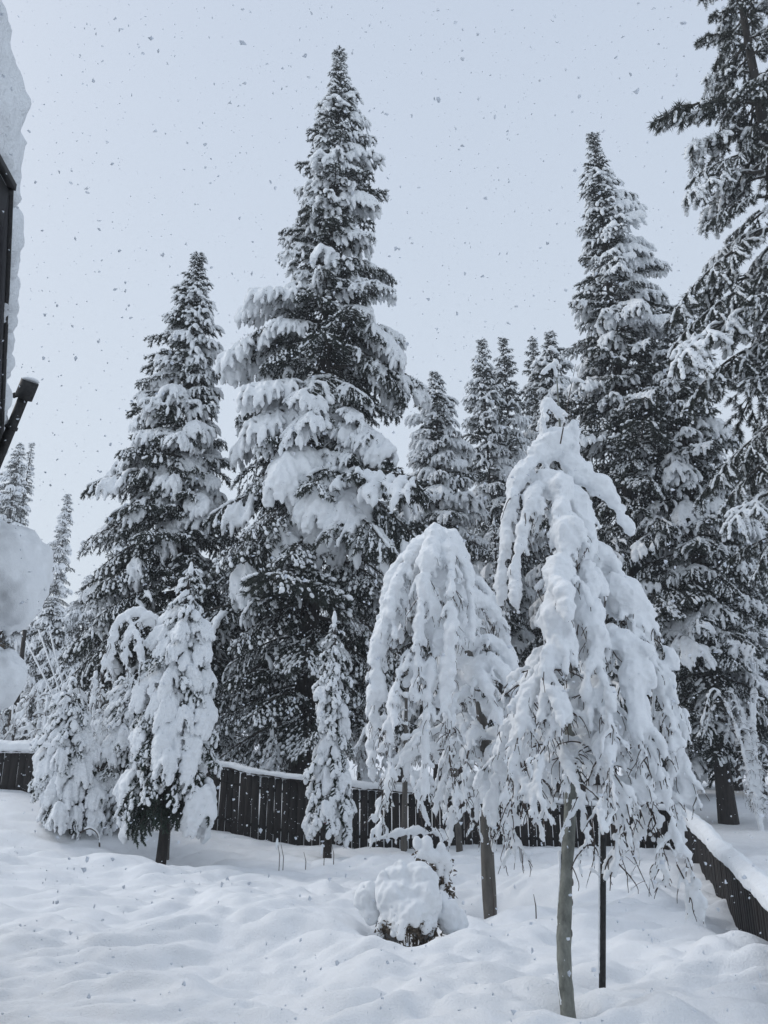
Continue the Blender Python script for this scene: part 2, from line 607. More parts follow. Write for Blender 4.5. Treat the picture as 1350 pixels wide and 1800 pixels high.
            fl.blobs(cc + np.array([0, 0, .014]), P[kk + 1] - P[kk], r * 2.2, r, r * .8, ICO1)
    if load == 'light':
        snow = fl.mesh('snow', 'snow')
    else:
        if sn.n == 0:
            sn.blobs([main[-1]], (1, 0, 0), .08, .05)
        s_me = remesh(sn, voxel or (.016 + .003 * L), 'snow', 'snow', 2, .008 + .006 * thick, 9)
        n = len(s_me.vertices)
        V = np.empty(n * 3, np.float32); s_me.vertices.foreach_get('co', V)
        fl2 = MB()
        q = np.empty(len(s_me.loops), np.int32); s_me.loops.foreach_get('vertex_index', q)
        tot = np.empty(len(s_me.polygons), np.int32); s_me.polygons.foreach_get('loop_total', tot)
        if (tot == 4).all():
            fl2.add(V.reshape(-1, 3), q.reshape(-1, 4))
            for v_, f_ in zip(fl.V, [f - sum(len(x) for x in fl.V[:i]) for i, f in enumerate(fl.F)]):
                fl2.add(v_, f_)
            snow = fl2.mesh('snow', 'snow')
        else:
            snow = s_me
    return dict(L=L, wood=wood.mesh('bough', 'twig'), needles=ndl.mesh('needles', mat, False), snow=snow)


TB = {'heavy': [], 'medium': [], 'light': [], 'bare': []}
sd = 100
for load, n in (('heavy', 3), ('medium', 3), ('light', 2)):
    for L in (.55, 1.2, 2.3):
        for k in range(n if L > 1 else 2):
            sd += 1
            TB[load].append(make_bough(L, {'heavy': .80, 'medium': .62, 'light': .58}[load] * (1 + .25 * k - .2), load, sd, rise=.12, thick=(1.15 if L > 1 else 1.0) * (1.08 if load == 'heavy' else 1.05), cover=(.80 if load == 'heavy' else .72) + (.1 if L < 1 else 0)))
TB['mega'] = []
for k in range(3):
    sd += 1
    TB['mega'].append(make_bough(2.2, 1.15 - .2 * k, 'heavy', sd, rise=.12, thick=1.5, cover=.88, voxel=.024))
for L in (1.2, 2.3):
    sd += 1
    TB['bare'].append(make_bough(L, .75, 'light', sd, rise=-.02, bare=.5, bare_twigs=True, thick=.9))


def put_bough(parent, tmpl, loc, az, pitch, sc, roll=0.0, wide=1.0):
    b = bpy.data.objects.new('bough', tmpl['wood']); COL.objects.link(b)
    b.parent = parent; b.location = loc; b.rotation_euler = Euler((roll, -pitch, az)); b.scale = (sc, sc * wide, sc * min(1.3, wide))
    nd = bpy.data.objects.new('needles', tmpl['needles']); COL.objects.link(nd); nd.parent = b; nd['kind'] = 'stuff'
    if tmpl['snow'] is not None:
        sn = bpy.data.objects.new('snow_load', tmpl['snow']); COL.objects.link(sn); sn.parent = b; sn['kind'] = 'stuff'
    return b


def pick(loads, L, rng):
    load = rng.choice(list(loads.keys()), p=np.array(list(loads.values())) / sum(loads.values()))
    c = TB[load]
    best = sorted(c, key=lambda t: abs(math.log(t['L'] / max(L, .05))) + rng.uniform(0, .35))
    t = best[0]
    return t, L / t['L']


def trunk_mesh(H, r0, rng, lean=(0, 0), name='trunk', sides=12, mat='bark', r1=.015, n=26):
    mb = MB()
    s = np.linspace(0, 1, n)
    P = np.stack([lean[0] * s + .05 * np.sin(s * 5 + rng.uniform(0, 6)), lean[1] * s + .05 * np.sin(s * 4 + rng.uniform(0, 6)), s * H - .5 * (s == 0)], -1)
    P[:, 0] -= P[0, 0]; P[:, 1] -= P[0, 1]
    mb.tube(P, r0 * (1 - s) ** .85 + r1 + r0 * .35 * np.exp(-s * 30), sides, True)
    return mb.mesh(name, mat), P


def conifer(name, label, Y, utop, vtop, prof, vlow, n, loads, seed, ubase=None, group=None, cat='conifer', r0=None, pitch=(.55, -.35), zfun=None, extra=None, lmin=.22):
    """prof: [(v, left px, right px)] half widths about the axis, from the top down"""
    rng = np.random.default_rng(seed)
    top = at(utop, vtop, Y)
    bx = top[0] if ubase is None else ubase
    gzz = gz(bx, Y)
    H = top[2] - gzz
    root = thing(name, label, cat, (bx, Y, gzz), group)
    tm, TP = trunk_mesh(H, r0 or (.012 * H + .03), rng, (top[0] - bx, 0))
    link('trunk', tm, root)
    pz = np.array([at(0, v, Y)[2] - gzz for v, _, _ in prof]); pl = np.array([l * pxm(v, Y) for v, l, _ in prof]); pr = np.array([r * pxm(v, Y) for v, _, r in prof])
    zlow = at(0, vlow, Y)[2] - gzz
    o = np.argsort(pz); pz, pl, pr = pz[o], pl[o], pr[o]
    az = rng.uniform(0, 6.28)
    for i in range(n):
        q = ((i + rng.uniform(0, .8)) / n)
        z = H - .04 - (H - zlow) * q ** 1.42
        az += 2.39996 + rng.normal() * .25
        cx = math.cos(az)
        rl, rr = np.interp(z, pz, pl), np.interp(z, pz, pr)
        rad = (rl * max(-cx, 0) + rr * max(cx, 0)) * abs(cx) + (rl + rr) / 2 * (1 - abs(cx))
        rad = max(rad * rng.uniform(.72, 1.12), lmin)
        f = (H - z) / (H - zlow)
        pt = pitch[0] * (1 - f) ** 2.5 + pitch[1] * min(1, f * 1.3) + rng.normal() * .10
        ld = loads(f, cx, math.sin(az)) if callable(loads) else loads
        t, sc = pick(ld, rad * 1.06, rng)
        zb = z + rad * (.25 if f > .1 else -.05)
        k = np.interp(min(zb, H - .03) / H, np.linspace(0, 1, len(TP)), np.arange(len(TP)))
        kk = int(k); ax = TP[kk] * (1 - (k - kk)) + TP[min(kk + 1, len(TP) - 1)] * (k - kk)
        put_bough(root, t, (ax[0], ax[1], min(zb, H - .03)), az, pt, sc, rng.normal() * .15, 1.35 if rad < .9 else 1.15)
    if extra:
        for (v, u_tip, depth, Lm, load, ptc) in extra:       # single boughs the photo singles out
            p = at(u_tip, v, Y - depth)
            dz = p[2] - gzz
            zb = min(dz + Lm * .35, H * .97)
            k = np.interp(zb / H, np.linspace(0, 1, len(TP)), np.arange(len(TP))); kk = int(k)
            ax = TP[kk]
            dx, dy = p[0] - (bx + ax[0]), -depth - ax[1]
            hz_ = math.hypot(dx, dy)
            c = sorted(TB[load], key=lambda t: abs(math.log(t['L'] / (hz_ * 1.1))))[rng.integers(0, 2)]
            put_bough(root, c, (ax[0], ax[1], zb), math.atan2(dy, dx), ptc, hz_ * 1.12 / c['L'], 0, 1.25)
    # snowy leader
    ld = MB(); ld.blobs([(0, 0, 0.02), (0.01, 0, .12)], (0, 0, 1), (.09, .07), (.045, .025))
    link('snow_tip', ld.mesh('snow_tip', 'snow'), root, (TP[-1][0], TP[-1][1], H - .02))
    return root


def L_mid(f, cx, sy):
    return {'heavy': .25, 'medium': .5, 'light': .25}


def L_center(f, cx, sy):
    if f < .25:
        return {'heavy': .34, 'medium': .54, 'light': .12}
    if f < .45:
        return {'heavy': .10, 'medium': .55, 'light': .35}
    if f < .62:
        return {'heavy': .18, 'medium': .32, 'light': .5}
    if f < .74:
        return {'heavy': .06, 'medium': .40, 'light': .44, 'bare': .1}
    return {'medium': .10, 'light': .6, 'bare': .3}


def L_left(f, cx, sy):
    if f < .3:
        return {'heavy': .34, 'medium': .52, 'light': .14}
    if f < .6:
        return {'heavy': .24, 'medium': .50, 'light': .26}
    return {'heavy': .05, 'medium': .3, 'light': .55, 'bare': .1}


def L_right(f, cx, sy):
    if f < .3:
        return {'heavy': .34, 'medium': .52, 'light': .14}
    if f < .45:
        return {'heavy': .22, 'medium': .54, 'light': .24}
    return {'heavy': .05, 'medium': .30, 'light': .65}


# centre giant
conifer('tall_fir', 'tallest snow-laden fir, its pointed top standing highest in the middle of the yard', 19.0, 595, 88,
        [(88, 4, 4), (160, 26, 30), (250, 52, 60), (350, 72, 88), (430, 92, 92), (520, 122, 112), (600, 165, 150), (700, 175, 160), (760, 190, 165), (850, 210, 180), (950, 235, 215), (1100, 240, 215), (1300, 230, 210)],
        1330, 290, L_center, 21, ubase=at(525, 1400, 19.0)[0], r0=.27, pitch=(.6, -.06),
        extra=[(815, 570, 2.4, 2.4, 'mega', -.25), (780, 480, 2.2, 2.4, 'mega', -.2), (740, 520, 2.0, 2.4, 'heavy', -.1), (880, 752, 2.2, 2.6, 'mega', -.05), (850, 715, 2.5, 2.6, 'medium', 0), (905, 700, 2.4, 2.6, 'medium', -.1), (925, 375, 1.4, 2.4, 'mega', -.25), (750, 650, 1.6, 2.2, 'medium', -.2), (740, 700, 1.4, 2.2, 'heavy', -.3),
               (600, 425, .3, 2.2, 'medium', -.1), (590, 725, .3, 2.2, 'heavy', -.2), (640, 740, .1, 2.2, 'medium', -.3), (730, 435, 1.4, 2.2, 'heavy', -.15), (850, 600, 2.2, 2.2, 'mega', -.45), (520, 500, .6, 2.2, 'heavy', -.1), (380, 540, 1.2, 2, 'medium', -.1), (1020, 430, 1.8, 2, 'medium', -.3)])
# left fir
conifer('left_fir', 'broad snow-laden fir left of the tallest one, above the small drooping evergreen', 20.0, 350, 455,
        [(455, 4, 4), (500, 24, 20), (560, 50, 30), (640, 72, 50), (720, 130, 55), (800, 165, 70), (900, 180, 90), (1000, 205, 110), (1100, 230, 120), (1300, 240, 120)],
        1330, 250, L_left, 22, ubase=at(310, 1400, 20)[0], r0=.22, pitch=(.6, -.14),
        extra=[(810, 290, 1.6, 2, 'mega', -.2), (940, 200, 1.2, 2, 'mega', -.3), (1000, 165, .8, 2, 'medium', -.3), (790, 175, .2, 2, 'heavy', -.2), (1120, 110, .8, 2, 'medium', -.35), (1150, 70, .9, 2, 'medium', -.35)])
# right firs
conifer('right_fir', 'tall pointed snow-laden fir rising behind the weeping birch', 22.0, 1040, 235,
        [(235, 4, 4), (280, 18, 18), (350, 34, 55), (430, 42, 80), (520, 66, 112), (600, 90, 145), (700, 115, 165), (800, 135, 175), (950, 150, 180), (1150, 175, 185), (1300, 180, 180)],
        1320, 270, L_right, 23, ubase=at(1157, 1400, 22)[0], r0=.26, pitch=(.6, -.06))
conifer('bare_trunked_fir', 'shaggy fir with a bare black lower trunk beyond the right-hand fence', 21.0, 1178, 560,
        [(560, 8, 8), (650, 42, 50), (750, 75, 85), (850, 100, 105), (1000, 120, 125), (1150, 135, 130), (1320, 125, 120)],
        1350, 190, lambda f, c, s: {'heavy': .10, 'medium': .35, 'light': .55}, 24, ubase=at(1280, 1440, 21)[0], r0=.20, pitch=(.5, -.2),
        extra=[(1240, 1250, 1.0, 1.6, 'medium', -.4), (1100, 1150, .8, 1.6, 'heavy', -.3)])

# middle background firs
mids = [(762, 655, 26, [(655, 6, 6), (700, 30, 28), (760, 48, 46), (820, 60, 66), (900, 95, 95), (1100, 120, 115), (1300, 130, 120)], 'narrow pale fir tucked right beside the tallest fir', 190, {'heavy': .4, 'medium': .4, 'light': .2}),
        (848, 598, 29, [(598, 6, 6), (650, 22, 24), (720, 36, 36), (800, 52, 50), (900, 70, 65), (1200, 95, 95)], 'slender snowy fir, leftmost of the pointed row between the two tall firs', 190, {'heavy': .28, 'medium': .45, 'light': .27}),
        (882, 596, 30, [(596, 6, 8), (650, 22, 24), (720, 34, 34), (800, 48, 48), (900, 65, 65), (1200, 95, 95)], 'slim fir with tufted open top, second of the pointed row between the two tall firs', 170, {'heavy': .2, 'medium': .5, 'light': .3}),
        (933, 597, 31, [(597, 6, 6), (650, 20, 22), (720, 32, 34), (800, 48, 48), (900, 65, 65), (1200, 95, 95)], 'thin fir in the pointed row just left of the birch tip', 170, {'heavy': .2, 'medium': .5, 'light': .3}),
        (968, 588, 27, [(588, 8, 8), (650, 34, 32), (750, 52, 48), (900, 75, 70), (1200, 100, 100)], 'bushy fir directly behind the birch tip, left of the tall right fir', 170, {'heavy': .28, 'medium': .47, 'light': .25})]
for i, (u, v, Yd, pf, lab, n, ld) in enumerate(mids):
    conifer('background_fir', lab, Yd, u, v, pf, 1290, n, ld, 40 + i, group='firs in the middle distance', pitch=(.6, -.15), r0=.09)
conifer('slim_young_fir', 'very slim young fir standing between the dome birch and the weeping birch', 20.5, 866, 918, [(918, 3, 3), (980, 10, 10), (1060, 18, 18), (1200, 26, 26), (1350, 34, 34)], 1340, 70, {'heavy': .5, 'medium': .5}, 50, lmin=.12, pitch=(.3, -.6))

# left far firs
conifer('far_fir', 'hazy tall fir at the left edge, under the end of the eave', 62, 38, 780, [(780, 6, 6), (820, 22, 14), (900, 45, 26), (1100, 60, 44), (1300, 70, 70)], 1280, 190, {'heavy': .35, 'medium': .45, 'light': .2}, 60, group='far hazy firs on the left', pitch=(.3, -.2))
conifer('far_fir', 'hazy fir with a thin tip just right of the one under the eave', 66, 56, 778, [(778, 5, 5), (850, 14, 12), (1000, 34, 22), (1300, 50, 50)], 1280, 170, {'heavy': .35, 'medium': .45, 'light': .2}, 61, group='far hazy firs on the left', pitch=(.3, -.2))
conifer('far_fir', 'palest hazy fir standing alone between the snow ball and the left fir', 78, 119, 868, [(868, 6, 6), (930, 20, 15), (1050, 42, 30), (1300, 70, 60)], 1290, 190, {'heavy': .4, 'medium': .4, 'light': .2}, 62, group='far hazy firs on the left', pitch=(.3, -.2))

# forest beyond: fills the gaps behind
WOOD = ['behind the upper snow ball at the left edge', 'over the left shoulder of the left fir', 'just right of the far hazy firs, over the thicket', 'its tip at the upper left side of the left fir', 'in the gap between the left fir and the tallest fir', 'behind the lower left boughs of the tallest fir', 'behind the lower right boughs of the tallest fir', 'between the tallest fir and the narrow pale fir', 'between the narrow pale fir and the pointed row', 'behind the front birch, left of the right fir', 'behind the right fir, low in its crown', 'behind the shaggy bare-trunked fir, left of its tip', 'right of the shaggy bare-trunked fir, nearer one', 'seen through the lower branches of the big pine', 'low at the right edge under the big pine', 'farthest right, almost covered by the big pine', 'left edge, between eave end and snow balls', 'straight behind the slim evergreen with the red tag', 'between the dome birch and the front birch', 'straight behind the loaded young evergreen', 'over the thicket left of the low bush', 'just above the low smothered bush', 'left of the black lower trunk, low', 'straight behind the dome birch', 'straight behind the front birch']
k = 0
frng = np.random.default_rng(5)
for (u, v, Yd) in ((20, 1010, 38), (160, 1010, 46), (95, 1050, 36), (230, 900, 44), (430, 930, 40), (520, 960, 34), (640, 900, 38), (700, 830, 40), (800, 880, 36), (1010, 820, 38), (1110, 800, 36), (1215, 770, 33), (1262, 850, 30), (1310, 780, 36), (1345, 900, 30), (1400, 700, 34), (-60, 900, 40), (590, 1040, 30), (900, 1000, 31), (350, 1060, 33), (60, 1090, 44), (130, 1120, 33), (1180, 1050, 29), (760, 1120, 27), (1060, 1120, 28)):
    hw = 80 + frng.uniform(-10, 25)
    conifer('forest_fir', 'snowy fir of the wood, ' + WOOD[k], Yd, u, v, [(v, 6, 6), (v + 60, 30, 30), (v + 160, 60, 60), (v + 300, hw, hw), (1330, hw * 1.3, hw * 1.3)], 1320, 120, {'heavy': .3, 'medium': .45, 'light': .25}, 70 + k, group='firs of the wood behind the yard', pitch=(.3, -.2))
    k += 1


# ------------------------------------------------------------------ big pine on the right
def make_pine(L, seed, load):
    rng = np.random.default_rng(seed)
    wood, ndl, sn = MB(), MB(), MB()
    main = curve_pts((0, 0, 0), (1, 0, .05), L, .75, 14, rng, .06)
    wood.tube(main, np.linspace(.018 + .008 * L, .007, 14), 5)
    tw = [(main, L)]
    ends = [(main[-1], nrm(main[-1] - main[-2]))]
    s = .12; side = 1
    while s < .97:
        i = s * 13; k = int(i); p = main[k] * (1 - (i - k)) + main[min(k + 1, 13)] * (i - k); d = nrm(main[min(k + 1, 13)] - main[max(k - 1, 0)])
        an = R(rng.uniform(25, 60)) * side
        ln = L * rng.uniform(.22, .42) * (1.2 - s)
        dd = np.array([d[0] * math.cos(an) - d[1] * math.sin(an), d[0] * math.sin(an) + d[1] * math.cos(an), d[2] + rng.uniform(-.2, .25)])
        la = curve_pts(p, dd, ln, .7, 7, rng, .12)
        wood.tube(la, np.linspace(.011, .005, 7), 4)
        tw.append((la, ln)); ends.append((la[-1], nrm(la[-1] - la[-2])))
        for q in np.arange(.3, .95, .17 / max(ln, .3) * .8):
            j = q * 6; kk = int(j); pp = la[kk]; d2 = nrm(la[min(kk + 1, 6)] - la[max(kk - 1, 0)])
            a2 = R(rng.uniform(25, 70)) * rng.choice((-1, 1)); l2 = rng.uniform(.14, .34)
            d3 = np.array([d2[0] * math.cos(a2) - d2[1] * math.sin(a2), d2[0] * math.sin(a2) + d2[1] * math.cos(a2), d2[2] + rng.uniform(-.35, .2)])
            t2 = curve_pts(pp, d3, l2, .5, 5, rng, .12)
            wood.tube(t2, np.linspace(.007, .004, 5), 3)
            tw.append((t2, l2)); ends.append((t2[-1], nrm(t2[-1] - t2[-2])))
            ends.append((t2[2], nrm(t2[3] - t2[2])))
        side = -side; s += rng.uniform(.05, .08)
    for e, d in ends:
        n = 52
        back = rng.uniform(0, .10, n)[:, None]
        ndl.blades(e - d * back, d * .5 + rng.normal(size=(n, 3)) * .55 + np.array([0, 0, -.45]), rng.uniform(.07, .13, n), .013, rng)
        if rng.random() < (.9 if load == 'heavy' else .6):
            r = rng.uniform(.020, .036) * (1.4 if load == 'heavy' else 1)
            sn.blobs([e + (0, 0, r * .5), e - d * .07 + (0, 0, r * .7), e + d * .05 + (0, 0, -.01)], d, r * 1.5, r, r * .8)
    for P, ln in tw:
        n = max(2, int(ln / .05)); u = np.linspace(.05, 1, n) * (len(P) - 1); k = np.minimum(u.astype(int), len(P) - 2); f = (u - k)[:, None]
        c = P[k] * (1 - f) + P[k + 1] * f
        keep = noise3(c + seed, 2.2) > (-.55 if load == 'heavy' else -.15); c = c[keep]; k = k[keep]
        if len(c):
            r = rng.uniform(.012, .020, len(c)) * (1.6 if load == 'heavy' else 1)
            sn.blobs(c + np.stack([r * 0, r * 0, r * .8], -1), P[k + 1] - P[k], r * 2.2, r, r * .85)
    return dict(L=L, wood=wood.mesh('bough', 'twig'), needles=ndl.mesh('needles', 'pine', False), snow=remesh(sn, .012, 'snow', 'snow', 1, .004, 14))


PT = [make_pine(L, 300 + i, ld) for i, (L, ld) in enumerate(((1.2, 'heavy'), (1.3, 'light'), (2.4, 'heavy'), (2.4, 'light'), (2.6, 'light')))]
YP = 14.5
pb = at(1525, 1300, YP)
pt_top = at(1275, -130, YP)
gzp = gz(pb[0], YP)
pine = thing('big_pine', 'huge dark pine whose snowy branches reach in from the right edge', 'pine', (pb[0], YP, gzp))
Hp = pt_top[2] - gzp
rng = np.random.default_rng(31)
tm, TP = trunk_mesh(Hp, .30, rng, (pt_top[0] - pb[0], 0))
# (the trunk leans only in the picture; keep it upright: top and base share the same x)
link('trunk', tm, pine)
az = 0
for i in range(112):
    q = (i + rng.uniform(0, .8)) / 112
    z = Hp - .1 - (Hp - 5.2) * q ** 1.1
    az += 2.39996 + rng.normal() * .3
    f = (Hp - z) / Hp
    rad = np.interp(f, [0, .04, .12, .22, .35, .5, .7, 1], [.3, .75, 1.1, 1.5, 2.1, 2.6, 2.5, 1.8]) * rng.uniform(.75, 1.12)
    c = sorted(PT, key=lambda t: abs(math.log(t['L'] / rad)) + rng.uniform(0, .6))[0]
    pt = .55 * (1 - f) ** 4 - .15 + rng.normal() * .16
    b = put_bough(pine, c, (TP[-1][0] * z / Hp, 0, z), az, pt, rad / c['L'], rng.normal() * .2)
for (u, v, dpt, c, pt) in ((1178, 150, .3, 1, .35), (1185, 330, .4, 2, -.1), (1155, 435, .6, 3, -.45), (1165, 520, .5, 3, -.35), (1145, 590, .8, 2, -.15), (1185, 640, .8, 4, -.2), (1240, 760, .5, 3, -.4), (1290, 940, .5, 4, -.3), (1230, 250, .3, 0, 0.1)):
    p = at(u, v, YP - dpt)
    z = p[2] - gzp
    ax = TP[-1][0] * z / Hp
    dx, dy = p[0] - pb[0] - ax, -dpt
    hz_ = math.hypot(dx, dy)
    zb = z + hz_ * (.33 if pt < .2 else -.12)
    put_bough(pine, PT[c], (ax, 0, zb), math.atan2(dy, dx), pt, hz_ * 1.1 / PT[c]['L'])

# ------------------------------------------------------------------ small heavily loaded evergreens
DR = []
for i, (L, dr, ld, th, cv) in enumerate(((.38, 1.5, 'heavy', 1.0, 1.1), (.42, 1.9, 'heavy', 1.15, 1.15), (.75, 1.9, 'heavy', 1.6, 1.15), (.8, 1.6, 'heavy', 1.75, 1.1), (.85, 2.2, 'heavy', 1.5, 1.2), (.8, 1.3, 'medium', 1.3, .8), (.85, 1.5, 'light', 1.2, .6), (.4, 1.4, 'light', 1.0, .6))):
    DR.append(make_bough(L, dr, ld, 500 + i, rise=.25, nd=.010, nl=.05, latf=.42, thick=th, mat='green', voxel=.013, cover=cv))


def small_fir(name, label, Y, ubase, utop, vtop, prof, vlow, n, seed, heavy=.7, group=None, pitch=(.4, -.35), stick=0, r0=.05, extra=None, bottom_light=True):
    rng = np.random.default_rng(seed)
    top = at(utop, vtop, Y); bx = at(ubase, 1450, Y)[0]; g0 = gz(bx, Y); H = top[2] - g0
    root = thing(name, label, 'evergreen', (bx, Y, g0), group)
    tm, TP = trunk_mesh(H, r0, rng, (top[0] - bx, 0), r1=.008)
    link('trunk', tm, root)
    pz = np.array([at(0, v, Y)[2] - g0 for v, _, _ in prof]); pl = np.array([l * pxm(v, Y) for v, l, _ in prof]); pr = np.array([r * pxm(v, Y) for v, _, r in prof])
    o = np.argsort(pz); pz, pl, pr = pz[o], pl[o], pr[o]
    zlow = at(0, vlow, Y)[2] - g0
    az = rng.uniform(0, 6)
    for i in range(n):
        q = (i + rng.uniform(0, .7)) / n
        z = H - .05 - (H - zlow) * q
        az += 2.39996 + rng.normal() * .2
        cx = math.cos(az); rl, rr = np.interp(z, pz, pl), np.interp(z, pz, pr)
        rad = (rl * max(-cx, 0) + rr * max(cx, 0)) * abs(cx) + (rl + rr) / 2 * (1 - abs(cx))
        rad = max(rad * rng.uniform(.75, 1.08), .08)
        L = rad * 1.3
        cand = DR[:5] if rng.random() < heavy else DR[5:]
        if bottom_light and q > .80:
            cand = DR[5:]
        t = sorted(cand, key=lambda t: abs(math.log(t['L'] / L)) + rng.uniform(0, .5))[0]
        pt = pitch[0] * (1 - q) + pitch[1] * q + rng.normal() * .12
        sc = L / t['L']
        put_bough(root, t, (TP[-1][0] * z / H, 0, z), az, pt, sc, rng.normal() * .2)
    if stick:
        mb = MB(); mb.tube([(0, 0, -.1), (.01, 0, stick * .5), (.0, 0, stick)], [.008, .006, .003], 5, True)
        link('leader', mb.mesh('leader', 'twig'), root, (TP[-1][0], 0, H))
    ld = MB(); ld.blobs([(0, 0, -.02), (0.0, 0, .07)], (0, 0, 1), (.11, .07), (.05, .03), tmpl=ICO2)
    link('snow_tip', ld.mesh('snow_tip', 'snow'), root, (TP[-1][0], TP[-1][1], H - .02))
    return root


small_fir('young_fir', 'heavily loaded young evergreen with a dark green hem and short dark trunk at left', 13.5, 285, 343, 1000,
          [(985, 12, 12), (1060, 30, 30), (1100, 48, 50), (1180, 72, 60), (1250, 78, 90), (1330, 105, 112), (1400, 112, 120), (1470, 100, 110)], 1350, 92, 612, heavy=.5, stick=.28, r0=.085)
small_fir('slim_evergreen', 'slim column-shaped evergreen with a red tag in front of the fence', 14.2, 576, 586, 1085,
          [(1085, 6, 6), (1130, 22, 22), (1200, 34, 32), (1280, 42, 40), (1380, 58, 55), (1450, 55, 58)], 1425, 84, 601, heavy=.38, r0=.06, pitch=(.1, -.5))
small_fir('snowy_bush', 'low snow-smothered evergreen against the left end of the fence', 14.6, 130, 125, 1215,
          [(1215, 20, 20), (1280, 50, 45), (1350, 62, 60), (1410, 66, 66)], 1415, 85, 602, heavy=.5, r0=.05, pitch=(.2, -.3))
small_fir('shaded_evergreen', 'greyish snow-laden evergreen squeezed between the low bush and the loaded young one', 15.0, 215, 232, 1190,
          [(1190, 16, 16), (1240, 36, 32), (1320, 52, 45), (1430, 56, 50)], 1425, 85, 603, heavy=.5, r0=.05, pitch=(.2, -.4))
small_fir('seedling_fir', 'tiny snow-capped fir peeping over the fence beside the big dark trunk', 17.6, 480, 482, 1285,
          [(1285, 8, 8), (1330, 24, 22), (1380, 30, 28)], 1385, 34, 604, heavy=.7, r0=.03, pitch=(.1, -.5))

# dark green hem of the loaded young evergreen, swept bare of snow
yf = bpy.data.objects['young_fir']
bare_ = dict(DR[6], snow=None)
for i in range(16):
    put_bough(yf, bare_, (0, 0, 1.25 + .35 * rng.random()), i * 2.4 + rng.normal() * .2, -.15 + rng.normal() * .12, rng.uniform(.7, .95), rng.normal() * .2, 1.1)

# red tag
tag_parent = [x for x in COL.objects if x.name.startswith('slim_evergreen')][0]
mb = MB(); mb.box((0, 0, 0), (.035, .006, .16)); p = at(572, 1438, 14.05)
link('tag', mb.mesh('tag', 'red', False), tag_parent, (p[0] - tag_parent.location[0], p[1] - tag_parent.location[1], p[2] - tag_parent.location[2]))


# ------------------------------------------------------------------ weeping birches
def bez(P, n):
    """smooth curve through control points"""
    P = np.asarray(P, float); m = len(P)
    Q = np.vstack([2 * P[0] - P[1], P, 2 * P[-1] - P[-2]])
    out = []
    for i in range(1, m):
        t = np.linspace(0, 1, n, endpoint=(i == m - 1))[:, None]
        a, b_, c, d = Q[i - 1], Q[i], Q[i + 1], Q[i + 2]
        out.append(.5 * (2 * b_ + (c - a) * t + (2 * a - 5 * b_ + 4 * c - d) * t ** 2 + (3 * b_ - a - 3 * c + d) * t ** 3))
    return np.vstack(out)


def resample(P, step):
    s = np.concatenate([[0], np.cumsum(np.linalg.norm(np.diff(P, axis=0), axis=1))])
    n = max(3, int(s[-1] / step) + 1)
    u = np.linspace(0, s[-1], n)
    return np.stack([np.interp(u, s, P[:, k]) for k in range(3)], -1), s[-1]


